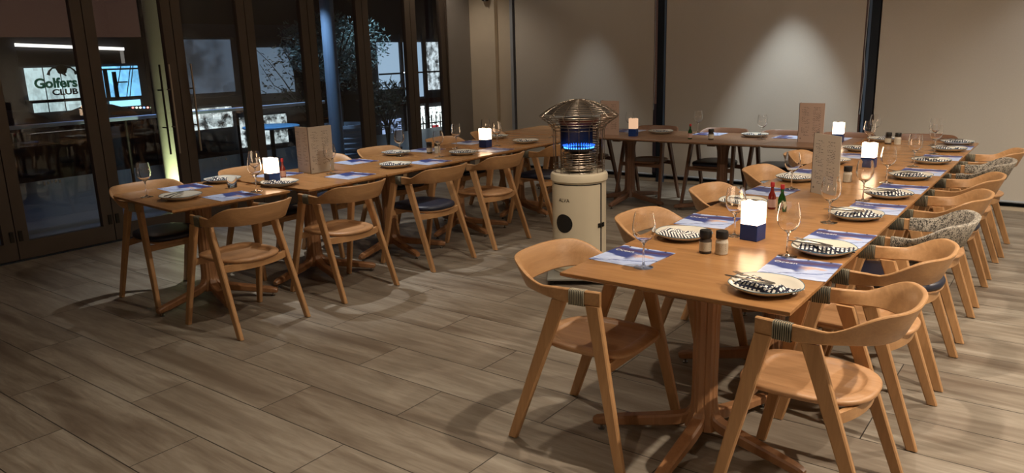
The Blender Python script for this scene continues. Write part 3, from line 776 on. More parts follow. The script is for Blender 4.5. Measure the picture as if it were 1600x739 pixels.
# standing folded menu
def m_menu(name, base):
    m = NT(name); v = m.coord('Object', (1, 1, 1)); sep = m.n('ShaderNodeSeparateXYZ'); m.l(v, sep.inputs[0])
    br = m.n('ShaderNodeTexBrick', offset=0.37); mp = m.n('ShaderNodeCombineXYZ'); m.l(sep.outputs[0], mp.inputs[0]); m.l(sep.outputs[2], mp.inputs[1]); m.l(mp.outputs[0], br.inputs['Vector'])
    for k, val in (('Scale', 1.0), ('Mortar Size', 0.0036), ('Brick Width', 0.022), ('Row Height', 0.0098), ('Mortar Smooth', 0.3)): br.inputs[k].default_value = val
    nn = m.noise(m.coord('Object', (14, 1, 90)), 1, 2)
    ink = m.math('MULTIPLY', m.math('SUBTRACT', 1.0, br.outputs['Fac']), m.math('GREATER_THAN', nn, 0.50))
    # two text columns with margins
    ax = m.math('ABSOLUTE', m.math('SUBTRACT', m.math('ABSOLUTE', m.math('SUBTRACT', sep.outputs[0], 0.108)), 0.050))
    inside = m.math('LESS_THAN', ax, 0.036)
    zin = m.math('MULTIPLY', m.math('GREATER_THAN', sep.outputs[2], 0.06), m.math('LESS_THAN', sep.outputs[2], 0.325))
    ink = m.math('MULTIPLY', ink, m.math('MULTIPLY', inside, zin))
    c = m.mix(m.math('MULTIPLY', ink, 0.9), base, (0.10, 0.085, 0.08)); m.l(c, m.b.inputs['Base Color']); m.b.inputs['Roughness'].default_value = 0.55; return m.m
menu_m = m_menu('printed_menu_card', (0.50, 0.44, 0.36)); menu_pink = m_menu('printed_pinkish_card', (0.50, 0.36, 0.29))  # second card has a pinkish base colour
board_m = flat('dark_brown_board', (0.10, 0.065, 0.05), 0.6)
def menu(x, y, rz, ang, label, wd=0.215, mat=None, w2=None, side=None):
    o = empty('standing_menu', (x, y, TZ), rad(rz), label, 'menu', 'folded menus standing on the tables')
    w2 = w2 or wd
    b = new(); box(b, 0, wd, -0.002, 0.002, 0, 0.36); obj('printed_panel', b, mat or menu_m, o)
    b = new(); box(b, 0, w2, -0.002, 0.002, 0, 0.36); obj('side_panel', b, side or board_m, o, rot=(0, 0, rad(ang)))
    b = new(); tube(b, [(-0.003, 0, 0.0), (-0.003, 0, 0.36)], 0.003, 8); obj('spine', b, board_m, o)
    b = new(); lathe(b, [(0.0035, -0.0006), (0.006, -0.0006), (0.006, 0.0006), (0.0035, 0.0006)], 14)
    obj('emblem', b, ink_d, o, loc=(0.02, -0.0028, 0.035), rot=(PI / 2, 0, 0))
    return o

# ---- right-hand row, right side settings
GP, GN, GM, GG = 'dinner plates', 'checked cloth napkins', 'printed blue menu sheets', 'wine glasses'
side = 'right edge of the right-hand tables'
for i, (x, y, k, rz) in enumerate([(-0.865, 2.685, 0, -12), (-0.835, 3.335, 1, 12), (-0.885, 4.12, 2, 5), (-0.865, 4.80, 2, 15), (-0.875, 5.55, 3, 0), (-0.87, 6.34, 1, 5), (-0.86, 7.12, 0, 0), (-0.86, 7.63, 3, 0)]):
    wh = '%s plate at the %s' % (ORD[i], side)
    plate(x, y, 'blue-rimmed cream plate, %s along the %s' % (ORD[i], side), GP)
    napkin(x + 0.015, y - 0.01, rz, k, 'navy checked napkin on the %s' % wh, GN)
    cutlery(x - 0.045, y - 0.015, (155 if i < 2 else 165), 'the %s' % wh)
for i, (x, y) in enumerate([(-0.845, 3.035), (-0.845, 3.625), (-0.85, 4.42), (-0.85, 5.11), (-0.855, 5.86), (-0.85, 6.66), (-0.85, 7.37)]):
    placemat(x, y, [2, -2, 1, 0, 0, 1, 0][i], 'blue and white printed menu sheet, %s along the %s' % (ORD[i], side), GM, i < 3)
for i, (x, y) in enumerate([(-0.945, 3.19), (-0.97, 3.94), (-0.96, 4.61), (-0.97, 5.29), (-0.95, 6.10), (-0.93, 6.88), (-1.46, 7.06)]):
    glass(x, y, ('empty wine glass, %s beside the right-edge plates of the right-hand tables' % ORD[i]) if i < 6 else 'empty wine glass half hidden behind the middle candle of the right-hand row', GG)
# ---- right-hand row, left side
side = 'left edge of the right-hand tables'
for i, (x, y, rz) in enumerate([(-1.505, 2.86, -3), (-1.50, 3.68, 3), (-1.50, 4.65, -4), (-1.50, 5.50, 2), (-1.50, 6.50, 0)]):
    placemat(x, y, rz, 'blue printed menu sheet, %s along the %s' % (ORD[i], side), GM, i < 2)
for i, (x, y, k, rz) in enumerate([(-1.46, 3.285, 4, 10), (-1.50, 4.17, 5, -15), (-1.49, 5.14, 4, 0), (-1.50, 6.05, 5, 5), (-1.49, 6.86, 1, 0)]):
    plate(x, y, 'cream plate with striped napkin, %s along the %s' % (ORD[i], side), GP)
    napkin(x, y, rz, k, 'navy chevron napkin on the %s plate at the %s' % (ORD[i], side), GN)
    if i == 1: cutlery(x + 0.03, y - 0.05, 10, 'the second plate on the left edge of the right-hand tables')
for (x, y, lb) in [(-1.385, 2.73, 'nearest wine glass, on the front left corner of the right-hand tables'), (-1.27, 3.44, 'wine glass directly left of the nearest candle on the right-hand tables'), (-1.42, 4.80, 'wine glass behind the sauce bottles left of the tall menu')]:
    glass(x, y, lb, GG)
candle(-1.175, 3.42, -8, 'nearest candle on the right-hand tables, cobalt cube with bright white wax')
candle(-1.215, 5.93, 0, 'middle candle on the right-hand tables, behind the jars and tall menu', 0.046)
jar(-1.262, 3.075, pepper, 'black-capped pepper jar with printed label, left one nearest the camera'); jar(-1.196, 3.095, salt, 'black-capped salt jar, right one of the pair nearest the camera')
jar(-1.262, 5.20, pepper, 'black-capped pepper jar partly behind the tall menu, right-hand tables'); jar(-1.19, 5.22, salt, 'black-capped salt jar just right of the tall menu, right-hand tables')
bottle(-1.325, 4.14, red_sauce, 'small red sauce bottle with pink label and red cap, right-hand tables', 'band'); bottle(-1.255, 4.09, green_glass, 'small green sauce bottle with diamond label, right-hand tables', 'diamond')
menu(-1.285, 4.75, -37, 128, 'tall cream folded menu with dark side panel on the right-hand tables', 0.235, None, 0.10)
# ---- far row
candle(-1.80, 7.42, 5, 'candle at the right end of the far tables, right of the upright menu', 0.046)
candle(-3.76, 7.14, 8, 'dim half-lit candle on the far tables just right of the heater', 0.04, True, 0.185)
menu(-2.115, 7.27, -3, 96, 'pink-lit folded menu standing upright on the far tables by the candle', 0.225, menu_pink, 0.05)
menu(-4.16, 7.16, -3, 96, 'brownish folded menu on the far tables directly behind the heater guard', 0.225, menu_pink, 0.05)
bottle(-3.12, 7.12, green_glass, 'small green sauce bottle on the far tables', 'band'); jar(-2.915, 7.15, pepper, 'single black-capped pepper jar on the far tables')
jar(-1.375, 7.42, pepper, 'left black-capped jar of the pair on the far right corner table'); jar(-1.295, 7.40, salt, 'right black-capped jar of the pair on the far right corner table')
for i, (x, y) in enumerate([(-3.62, 7.50), (-2.62, 7.55), (-1.46, 7.63)]):
    wh = ['left', 'middle', 'right'][i]
    plate(x, y, 'cream plate on the far tables, the %s one of three' % wh, GP); napkin(x, y, 20 * i, [3, 0, 2][i], 'dark checked napkin on the %s plate of the far tables' % wh, GN)
for i, (x, y) in enumerate([(-4.05, 7.60), (-3.12, 7.62), (-2.29, 7.62), (-1.90, 7.64)]):
    placemat(x, y, 90, 'blue menu sheet lying on the far tables, %s from the left' % ['first', 'second', 'third', 'fourth'][i], GM, False)
for (x, y, lb) in [(-3.27, 7.66, 'wine glass behind the green bottle on the far tables'), (-2.50, 7.40, 'wine glass beside the middle plate on the far tables'), (-3.92, 7.36, 'wine glass behind the dim candle on the far tables'), (-1.55, 7.70, 'wine glass in front of the right window mullion on the corner table'), (-1.02, 7.45, 'wine glass on the far right corner table with blue reflections')]:
    glass(x, y, lb, GG)
# ---- left-hand row
side = 'near edge of the left-hand tables'
for i, (x, y, k, rz) in enumerate([(-4.72, 2.64, None, 0), (-4.57, 3.315, 1, 25), (-4.46, 4.36, 0, 25), (-4.46, 5.22, 3, 20), (-4.46, 6.18, 1, 10)]):
    plate(x, y, 'cream plate, %s along the %s' % (ORD[i], side), GP)
    if k is not None: napkin(x, y, rz, k, 'checked napkin on the %s plate along the %s' % (ORD[i], side), GN)
tag(add('table_fork', FORK, None, (-4.70, 2.60, TZ + 0.033), (0, rad(0), rad(125))), 'steel fork on the bare plate at the left-hand tables near end', 'fork', 'forks on the napkins')
tag(add('table_knife', KNIFE, None, (-4.76, 2.62, TZ + 0.0335), (0, 0, rad(115))), 'steel knife on the bare plate at the near end of the left-hand tables', 'knife', 'knives on the napkins')
for i, (x, y, rz) in enumerate([(-4.49, 2.87, -5), (-4.44, 3.86, 3), (-4.40, 4.70, 0), (-4.39, 5.58, 0)]):
    placemat(x, y, rz, 'blue menu sheet, %s along the %s' % (ORD[i], side), GM, False)
side = 'door side of the left-hand tables'
for i, (x, y, rz) in enumerate([(-5.11, 2.90, -6), (-5.0, 3.62, 8), (-5.0, 4.42, -3), (-5.0, 5.30, 4), (-5.0, 5.96, 0)]):
    placemat(x, y, rz, 'pale blue menu sheet, %s along the %s' % (ORD[i], side), GM, False)
for i, (x, y, k, rz) in enumerate([(-5.12, 3.25, 1, 20), (-5.02, 4.93, 0, 25), (-5.02, 6.42, 3, 0)]):
    if i == 0: x, y = -5.10, 3.20
    plate(x, y, 'cream plate, %s along the %s' % (ORD[i], side), GP); napkin(x, y, rz, k, 'checked napkin on the %s plate along the %s' % (ORD[i], side), GN)
for (x, y, lb) in [(-5.0, 2.56, 'wine glass at the near left corner of the left-hand tables'), (-4.50, 3.07, 'front wine glass of the pair left of the nearest left-hand candle'), (-4.83, 3.30, 'rear wine glass of the pair left of the nearest left-hand candle'),
                   (-4.66, 3.86, 'wine glass in front of the two-panel menu on the left-hand tables'), (-4.90, 4.86, 'wine glass behind the third plate on the left-hand tables'), (-4.54, 4.98, 'wine glass beside the salt and pepper on the left-hand tables'),
                   (-4.81, 5.53, 'wine glass standing alone left of the far candle on the left-hand tables'), (-4.57, 5.86, 'front wine glass right of the far candle on the left-hand tables'), (-4.90, 6.10, 'rear wine glass right of the far candle on the left-hand tables'),
                   (-4.50, 6.72, 'wine glass just left of the heater guard on the left-hand tables')]:
    glass(x, y, lb, GG)
candle(-4.69, 3.34, -10, 'nearest candle on the left-hand tables, blue cube with leaning bright wax', 0.042, False, 0.185)
candle(-4.62, 5.74, 0, 'far candle on the left-hand tables, dark cube with bright wax', 0.045)
bottle(-4.90, 3.50, green_glass, 'small green sauce bottle beside the left-hand candle', 'band'); bottle(-4.83, 3.54, red_sauce, 'small red sauce bottle beside the left-hand candle', 'band')
menu(-4.80, 3.78, 90, 82, 'two-panel pale menu standing open on the left-hand tables', 0.23, None, 0.19, menu_m)
jar(-4.80, 5.14, pepper, 'left jar of the pair on the left-hand tables'); jar(-4.73, 5.17, salt, 'right jar of the pair on the left-hand tables')
b = new(); lathe(b, [(0, 0), (0.030, 0), (0.033, 0.004), (0.036, 0.075), (0.0345, 0.075), (0.0315, 0.006), (0, 0.006)], 28)
tag(obj('glass_tumbler', b, wine_m, None, True, (-4.80, 3.08, TZ)), 'short empty glass tumbler beside the pair of wine glasses, left-hand tables', 'glass')

# ================================================================== GAS HEATER
cream = flat('cream_enamel', (0.74, 0.66, 0.50), 0.32, var=0.03); wire_m = flat('chromed_wire', (0.30, 0.25, 0.20), 0.3, 1.0); sooty = flat('heat_darkened_steel', (0.07, 0.055, 0.05), 0.4, 0.9)
H = empty('gas_heater', (-2.89, 4.66, 0), rad(32), 'cream cylindrical gas heater with wire guard and blue flame between the table rows', 'heater')
RB = 0.196
b = new(); box(b, -0.235, 0.235, -0.28, 0.20, 0.035, 0.055, 0.006); obj('base_tray', b, flat('grey_steel_tray', (0.34, 0.34, 0.31), 0.4, 0.4), H)
for sx in (-1, 1):
    for sy in (-0.24, 0.16):
        b = new(); tube(b, [(sx * 0.2 - 0.012, sy, 0.0175), (sx * 0.2 + 0.012, sy, 0.0175)], 0.0175, 14); obj('caster_wheel', b, black, H)
# body: cylinder with a door gap on the front right (local -Y faces the camera)
b = new(); lathe(b, [(0, 0.056), (RB - 0.004, 0.056), (RB, 0.06), (RB, 0.726), (0, 0.726)], 64); obj('body', b, cream, H, True)
def arc_strip(bm, r, a0, a1, z0, z1, th=0.003, n=16):
    rings = []
    for i in range(n + 1):
        a = rad(a0 + (a1 - a0) * i / n); c, s = math.cos(a), math.sin(a)
        rings.append([(r * c, r * s, z0), ((r + th) * c, (r + th) * s, z0), ((r + th) * c, (r + th) * s, z1), (r * c, r * s, z1)])
    loft(bm, rings)
b = new(); arc_strip(b, RB + 0.0005, 205, 318, 0.09, 0.705, 0.004, 40); d = obj('door', b, cream, H, True)
b = new(); arc_strip(b, RB + 0.0005, 318.3, 323.5, 0.09, 0.705, 0.0012, 3); arc_strip(b, RB + 0.0005, 205, 323.5, 0.7055, 0.713, 0.0012, 40); obj('door_gap', b, black, H)
b = new(); 
n = 30
vr = []
for q in (0.002, 0.025, 0.048, 0.068):
    vr.append([b.verts.new(((RB + 0.0062) * math.cos(rad(236) + q * math.cos(2 * PI * i / n) / RB), (RB + 0.0062) * math.sin(rad(236) + q * math.cos(2 * PI * i / n) / RB), 0.43 + q * math.sin(2 * PI * i / n))) for i in range(n)])
b.faces.new(vr[0])
for r0_, r1_ in zip(vr, vr[1:]):
    for i in range(n): b.faces.new((r0_[i], r0_[(i + 1) % n], r1_[(i + 1) % n], r1_[i]))
tag(obj('vent_hole', b, black, d), 'round black vent opening')
b = new(); arc_strip(b, RB + 0.004, 311, 317, 0.395, 0.425, 0.006, 4); arc_strip(b, RB + 0.002, 324, 330, 0.395, 0.425, 0.008, 4); arc_strip(b, RB + 0.008, 314, 327, 0.405, 0.415, 0.004, 6)
tag(obj('latch', b, charred, H), 'dark toggle latch')
b = new(); lathe(b, [(RB - 0.001, 0.722), (RB + 0.006, 0.722), (RB + 0.011, 0.728), (RB + 0.011, 0.762), (RB + 0.005, 0.776), (RB - 0.012, 0.784), (0.14, 0.784), (0.12, 0.775), (0, 0.775), (0, 0.722)], 64); obj('top_collar', b, cream, H, True)
lt = text_mesh('ALVA', 0.036, charred, 0.0006)
for v in lt.vertices:
    x, y, z = v.co; a = rad(237) + x / RB; r = RB + 0.0055 + z; v.co = (r * math.cos(a), r * math.sin(a), 0.598 + y)
tag(add('lettering', lt, H), 'small dark maker name')
# burner stack
b = new(); lathe(b, [(0, 0.785), (0.09, 0.785), (0.10, 0.80), (0.05, 0.82), (0.045, 0.90), (0.08, 0.925), (0.108, 0.935), (0.108, 0.95), (0.098, 0.955), (0, 0.955)], 40); obj('burner', b, sooty, H, True)
b = new()
for i in range(8): tube(b, [(0.118 * math.cos(2 * PI * k / 40), 0.118 * math.sin(2 * PI * k / 40), 0.80 + i * 0.0165) for k in range(40)], 0.0035, 6, close=True)
for i in range(13):
    tube(b, [(0.142 * math.cos(rad(-28 + 130 * k / 30)), 0.142 * math.sin(rad(-28 + 130 * k / 30)), 0.915 + i * 0.0175) for k in range(31)], 0.0042, 6)
obj('heat_coil', b, wire_m, H, True)
b = new(); arc_strip(b, 0.130, 40, 175, 0.94, 1.15, 0.003, 30); obj('reflector', b, sooty, H, True)
b = new(); lathe(b, [(0, 1.115), (0.12, 1.115), (0.145, 1.14), (0.145, 1.16), (0, 1.16)], 40); tag(obj('heat_deflector', b, flat('reddened_steel', (0.20, 0.07, 0.06), 0.4, 0.7), H, True), 'reddish heated steel plate')
fl = emit('blue_gas_flame', (0.02, 0.13, 1.0), 1.8).m; fl2 = emit('pale_gas_flame', (0.08, 0.42, 1.0), 3.0).m
b = new()
for i in range(36):
    a = 2 * PI * i / 36; x, y = 0.098 * math.cos(a), 0.098 * math.sin(a)
    tube(b, [(x, y, 0.957), (x * 1.05, y * 1.05, 0.963), (x * 1.12, y * 1.12, 0.968), (x * 1.18, y * 1.18, 0.973)], [0.003, 0.005, 0.0040, 0.001], 6)
obj('flame', b, fl, H, True)
b = new()
for i in range(36):
    a = 2 * PI * i / 36; x, y = 0.104 * math.cos(a), 0.104 * math.sin(a); tube(b, [(x, y, 0.954), (x * 1.02, y * 1.02, 0.962)], [0.006, 0.0035], 6)
obj('flame_base', b, fl2, H, True)
ld = bpy.data.lights.new('flame_glow', 'POINT'); ld.energy = 0.10; ld.color = (0.15, 0.35, 1.0); ld.shadow_soft_size = 0.08
lo = bpy.data.objects.new('flame_glow', ld); link(lo, H); lo.location = (0, 0, 1.02)
# wire guard
b = new()
for i in range(16):
    a = 2 * PI * i / 16; c, s = math.cos(a), math.sin(a)
    tube(b, [(0.182 * c, 0.182 * s, 0.785), (0.182 * c, 0.182 * s, 1.08), (0.20 * c, 0.20 * s, 1.12), (0.268 * c, 0.268 * s, 1.165), (0.282 * c, 0.282 * s, 1.182), (0.262 * c, 0.262 * s, 1.199), (0.205 * c, 0.205 * s, 1.238), (0.12 * c, 0.12 * s, 1.275), (0.03 * c, 0.03 * s, 1.294)], 0.0028, 6)
for z, r in ((0.79, 0.182), (0.815, 0.183), (0.835, 0.183), (1.085, 0.183), (1.11, 0.197), (1.13, 0.222), (1.15, 0.248), (1.168, 0.272), (1.182, 0.283)):
    tube(b, [(r * math.cos(2 * PI * k / 48), r * math.sin(2 * PI * k / 48), z) for k in range(48)], 0.0024, 6, close=True)
for k in range(12):
    r = 0.035 + k * 0.0205; z = 1.296 - 0.098 * (r / 0.268) ** 2.0
    tube(b, [(r * math.cos(2 * PI * q / 48), r * math.sin(2 * PI * q / 48), z) for q in range(48)], 0.0020, 5, close=True)
obj('wire_guard', b, wire_m, H, True)
b = new(); lathe(b, [(0, 1.279), (0.07, 1.273), (0.14, 1.257), (0.195, 1.228), (0.222, 1.198), (0.219, 1.196), (0.192, 1.225), (0.138, 1.253), (0.07, 1.268), (0, 1.274)], 48); tag(obj('hood', b, flat('tarnished_hood', (0.06, 0.05, 0.042), 0.6, 0.3), H, True), 'low domed metal hood')
b = new(); tube(b, [(0.12, -0.24, 0.06), (0.25, -0.30, 0.05), (0.40, -0.20, 0.012), (0.62, -0.05, 0.008)], 0.004, 6); obj('gas_hose', b, black, H)

# wall sensor on the pier
s_ = empty('wall_sensor', (-6.86, 8.675, 2.38), 0, 'small dark dome sensor high on the plaster pier beside the leftmost blind', 'sensor')
b = new(); lathe(b, [(0, -0.045), (0.03, -0.040), (0.055, -0.02), (0.062, 0.0), (0.062, 0.02), (0, 0.02)], 24); obj('dome', b, charred, s_, True, loc=(0, -0.045, 0))
b = new(); box(b, -0.05, 0.05, -0.05, 0.004, 0.02, 0.06, 0.006); obj('bracket', b, charred, s_)
b = new(); lathe(b, [(0, -0.012), (0.012, -0.009), (0.014, 0)], 14); obj('lens', b, pale_trim, s_, True, loc=(0.02, -0.08, -0.032))

# ================================================================== OUTSIDE
paving = flat('wet_dark_paving', (0.045, 0.045, 0.055), 0.35, var=0.3, scale=3)
b = new(); box(b, -12.3, XW - 0.15, -6, 22, -0.12, -0.02); struct('trim_10', b, paving)
b = new(); box(b, -60, -12.4, -20, 60, -3.0, -2.9); struct('ground', b, paving)
night = flat('dark_painted_wall', (0.035, 0.034, 0.04), 0.8); navyw = flat('night_blue_wall', (0.05, 0.06, 0.085), 0.8)
def emis_box(name, x, y0, y1, z0, z1, mat, parent, th=0.04):
    b = new(); box(b, x - th, x, y0, y1, z0, z1); return obj(name, b, mat, parent)
def shopwin(name, col, st, cells=(6, 6), dark=0.25, seed=0.0):
    m = emit(name, col, st); v = m.coord('Object', (0, cells[0], cells[1]), (0, seed, seed)); n = m.noise(v, 1.0, 3, 0.7)
    vo = m.n('ShaderNodeTexVoronoi', distance='CHEBYCHEV'); m.l(v, vo.inputs['Vector']); vo.inputs['Scale'].default_value = 1.6
    k = m.ramp(n, [(0.38, tuple(c * dark for c in col)), (0.55, col)])
    vg = m.n('ShaderNodeRGBToBW'); m.l(vo.outputs['Color'], vg.inputs[0]); k2 = m.mix(0.7, k, m.ramp(vg.outputs[0], [(0.3, (1 - (1 - dark) * 0.7,) * 3), (0.6, (1.15, 1.15, 1.15))]), 'MULTIPLY')
    m.l(k2, m.b.inputs['Emission Color']); return m.m
# golf shop across the yard
g = empty('golf_shop', (-25, 10.4, 0), 0, 'distant golf shop with lit window reading Golfers Club, seen through the left door pane', 'shop')
def gp(name, x, y0, y1, z0, z1, mat): return emis_box(name, x, y0 - 10.4, y1 - 10.4, z0, z1, mat, g)
gp('facade', -0.10, 4.5, 14.6, -2.9, 2.48, night).scale = (1, 1, 1)
white_led = emit('white_led_strip', (1.0, 0.93, 0.85), 2.2).m
b = new(); beam(b, (0.06, 9.56 - 10.4, 2.26), (0.06, 12.7 - 10.4, 2.11), (0.09, 0.04), (0.09, 0.04), (0, 0, 1), 0.005); obj('canopy_light', b, white_led, g)
gp('canopy', 0.02, 9.6, 12.72, 1.66, 2.10, flat('grey_canopy', (0.07, 0.065, 0.06), 0.7))
gp('canopy_end', 0.05, 12.58, 12.68, 1.58, 2.1, emit('lit_canopy_end', (0.5, 0.45, 0.4), 0.35).m)
gw = shopwin('golf_shop_window', (0.62, 0.80, 0.80), 1.0, (2.2, 1.4), 0.62, 1.3)
wn_ = gp('shop_window', 0.0, 9.72, 11.75, 0.66, 1.60, gw); gp('lower_window', 0.0, 9.80, 11.75, 0.30, 0.58, gw)
gp('sill_bar', 0.03, 9.6, 11.8, 0.575, 0.665, night)
b = new()
for q in range(4): box(b, 0.02, 0.035, 9.72 + 0.48 * (q + 1) - 0.012 - 10.4, 9.72 + 0.48 * (q + 1) + 0.012 - 10.4, 0.3, 1.60)
obj('mullion', b, night, g)
ink_g = emit('green_vinyl_lettering', (0.0, 0.10, 0.055), 0.35).m  # faint emission stands in for window light shining through the vinyl
ink_k = flat('black_lettering', (0.006, 0.007, 0.008), 0.6)
ROT = Matrix(((0, 0, 1), (1, 0, 0), (0, 1, 0))).to_euler()
o = add('lettering', text_mesh('Golfers', 0.36, ink_g, 0.01, bold=0.035), g, (0.06, 10.50 - 10.4, 1.13), ROT); o.scale = (1.12, 1.1, 1); tag(o, 'dark green word Golfers')
o = add('lettering', text_mesh('CLUB', 0.24, ink_k, 0.01, bold=0.03), g, (0.06, 10.72 - 10.4, 0.86), ROT); o.scale = (1.25, 1.0, 1); tag(o, 'black word CLUB')
b = new()   # flower-like emblem with curling stems above the name
for k in range(5):
    a = 2 * PI * k / 5 + 0.3; lathe(b, [(0, 0.0), (0.085, 0.0), (0.085, 0.01), (0, 0.01)], 14, (0.09 * math.cos(a), 0.07 * math.sin(a)))
for sgn in (-1, 1): tube(b, [(sgn * 0.14, 0.05, 0.005), (sgn * 0.26, 0.04, 0.005), (sgn * 0.36, -0.05, 0.005), (sgn * 0.40, -0.16, 0.005)], [0.03, 0.022, 0.03, 0.05], 6)
tube(b, [(0.0, -0.1, 0.005), (0.10, -0.2, 0.005)], [0.05, 0.02], 6)
obj('emblem', b, ink_k, g, loc=(0.06, 10.72 - 10.4, 1.54), rot=ROT)
# bright blue-lit shop beside it
bs = empty('blue_lit_shop', (-24, 11.95, 0), 0, 'bright cyan-lit shop window with diagonal struts right of the golf shop', 'shop')
cy = shopwin('cyan_shop_window', (0.22, 0.62, 1.0), 1.5, (1.4, 1.3), 0.55, 4.0)
emis_box('shop_window', 0, -0.55, 0.62, 0.62, 1.58, cy, bs)
b = new(); box(b, 0.01, 0.05, -0.48, -0.36, 0.62, 1.5); box(b, 0.01, 0.05, -0.22, -0.10, 0.62, 1.42); box(b, 0.01, 0.05, -0.56, 0.64, 0.58, 0.66); box(b, 0.01, 0.05, -0.56, 0.64, 1.47, 1.52); box(b, 0.01, 0.05, -0.2, 0.22, 1.08, 1.12)
beam(b, (0.04, 0.12, 0.62), (0.04, 0.38, 1.58), (0.02, 0.02), (0.02, 0.02), (0, 1, 0), 0.001); beam(b, (0.04, 0.22, 0.62), (0.04, 0.46, 1.58), (0.02, 0.02), (0.02, 0.02), (0, 1, 0), 0.001)
beam(b, (0.04, -0.16, 0.8), (0.04, 0.08, 1.58), (0.02, 0.02), (0.02, 0.02), (0, 1, 0), 0.001); obj('window_frame', b, night, bs)
emis_box('lower_window', 0.02, -0.40, 0.55, 0.36, 0.54, emit('cyan_counter', (0.35, 0.78, 1.0), 1.6).m, bs)
emis_box('side_window', 0, 0.95, 1.25, 0.62, 1.40, emit('dim_blue_window', (0.05, 0.12, 0.25), 0.8).m, bs)
emis_box('facade', -0.05, -0.9, 2.8, -2.9, 1.66, night, bs)
bulbs = [((1, 0.25, 0.2)), ((0.9, 1, 0.7)), ((1, 0.95, 0.8)), ((0.2, 0.35, 1)), ((1, 0.35, 0.3)), ((0.75, 1, 0.7)), ((1, 0.95, 0.8))]
sl = empty('string_lights', (-20, 10.2, 0.52), 0, 'row of small coloured bulbs below the bright cyan shop window', 'light')
for k, c_ in enumerate(bulbs):
    b = new(); lathe(b, [(0, -0.028), (0.024, -0.014), (0.028, 0), (0.024, 0.014), (0, 0.028)], 12); obj('bulb', b, emit('coloured_bulb_%d' % k, c_, 3.0).m, sl, True, (0, k * 0.10, -0.006 * k))
b = new(); tube(b, [(0, -0.1, 0.035), (0, 0.72, 0.0)], 0.006, 6); obj('cable', b, black, sl)
b = new(); tube(b, [(0, -0.1, 0.04), (0, -0.1, -3.42)], 0.02, 8); tube(b, [(0, 0.72, 0.0), (0, 0.72, -3.42)], 0.02, 8); obj('pole', b, black, sl)
# long dark building mass behind the terrace, with lower grey wall and far shopfront windows
m_ = empty('mall_building', (-17, 13, 0), 0, 'long dark building across the yard behind the tree, with grey lit wall panels', 'building')
def mp_(name, x, y0, y1, z0, z1, mat): return emis_box(name, x, y0 - 13, y1 - 13, z0, z1, mat, m_)
mp_('facade', -0.1, 9.15, 30, -2.9, 4.4, night)
wall_glow = shopwin('dim_blue_grey_wall', (0.075, 0.10, 0.135), 0.85, (0.8, 0.9), 0.35, 7.0)
mp_('lit_wall', 0.0, 9.95, 11.3, 0.9, 2.15, wall_glow); mp_('lit_wall', 0.0, 11.6, 13.1, 0.75, 1.95, emit('pale_blue_wall', (0.11, 0.16, 0.22), 1.0).m)  # self-glowing panels stand in for bluish light falling on the wall
gl_ = shopwin('lit_shop_interior', (0.75, 0.82, 0.80), 1.3, (4.0, 4.0), 0.04, 2.0)
mp_('shop_window', 0.05, 9.9, 10.0 + 1.1, 0.05, 0.55, gl_); mp_('shop_window', 0.05, 11.3, 12.7, -0.5, 0.25, gl_)
mp_('beam', 0.10, 9.2, 15.5, 0.62, 0.80, navyw); mp_('beam', 0.10, 9.2, 20, 2.2, 2.5, navyw)
# supermarket front
sm = empty('supermarket_front', (-14, 14.4, 0), 0, 'brightly lit supermarket front with stocked shelves and red signs by the last doors', 'shop')
def sp(name, x, y0, y1, z0, z1, mat): return emis_box(name, x, y0 - 14.4, y1 - 14.4, z0, z1, mat, sm)
sp('facade', -0.05, 13.1, 17.0, -2.9, 3.2, night)
upper = emit('pale_lit_upper_window', (0.30, 0.42, 0.55), 1.2).m
sp('upper_window', 0.0, 13.35, 14.05, 0.85, 1.98, upper); sp('upper_window', 0.0, 14.12, 14.9, 0.6, 1.98, upper)
shelf = shopwin('stocked_shelves', (0.85, 0.92, 0.88), 3.0, (9, 12), 0.06, 3.0)
sp('upper_window', 0.0, 14.9, 15.75, 0.75, 1.98, shopwin('upper_stock', (0.75, 0.85, 0.9), 1.0, (5, 5), 0.1, 9.0))
sp('lower_window', 0.0, 13.35, 14.0, -1.2, 0.1, shopwin('lower_blue_window', (0.45, 0.60, 0.95), 1.0, (3, 4), 0.12, 5.0)); sp('lower_window', 0.02, 14.25, 14.9, -1.3, 0.35, shelf); sp('lower_window', 0.02, 15.0, 15.75, -1.3, 0.3, shelf)
redw = emit('red_shop_sign', (0.55, 0.05, 0.06), 0.8).m
for (a0, a1, z) in ((14.35, 14.6, 0.12), (14.42, 14.72, -0.42), (15.1, 15.35, -0.25)): sp('red_sign', 0.05, a0, a1, z - 0.07, z + 0.07, redw)
sp('window_bar', 0.06, 13.3, 15.8, 0.42, 0.55, flat('dark_red_awning', (0.05, 0.008, 0.01), 0.6)); sp('window_bar', 0.06, 14.05, 14.15, -2.9, 2.2, night); sp('window_bar', 0.06, 14.86, 15.0, -2.9, 2.2, night); sp('window_bar', 0.06, 13.3, 15.8, 1.20, 1.24, night)
b = new()
for k in range(9): box(b, 0.06, 0.09, 14.2 + k * 0.17 - 14.4, 14.215 + k * 0.17 - 14.4, -1.3, 0.1)
box(b, 0.06, 0.09, 14.15 - 14.4, 15.8 - 14.4, -0.12, -0.09); box(b, 0.06, 0.09, 14.15 - 14.4, 15.8 - 14.4, -0.62, -0.59); obj('shelf_rack', b, night, sm)
# round ceiling lamp glimpsed in the supermarket
b = new(); lathe(b, [(0, 0.0), (0.12, 0.01), (0.13, 0.03), (0, 0.06)], 20); tag(obj('ceiling_lamp', b, emit('round_lamp', (0.9, 0.95, 1.0), 3).m, None, True, (-13.6, 13.95, 1.22)), 'small round glowing lamp outside in front of the pale shop window', 'lamp')

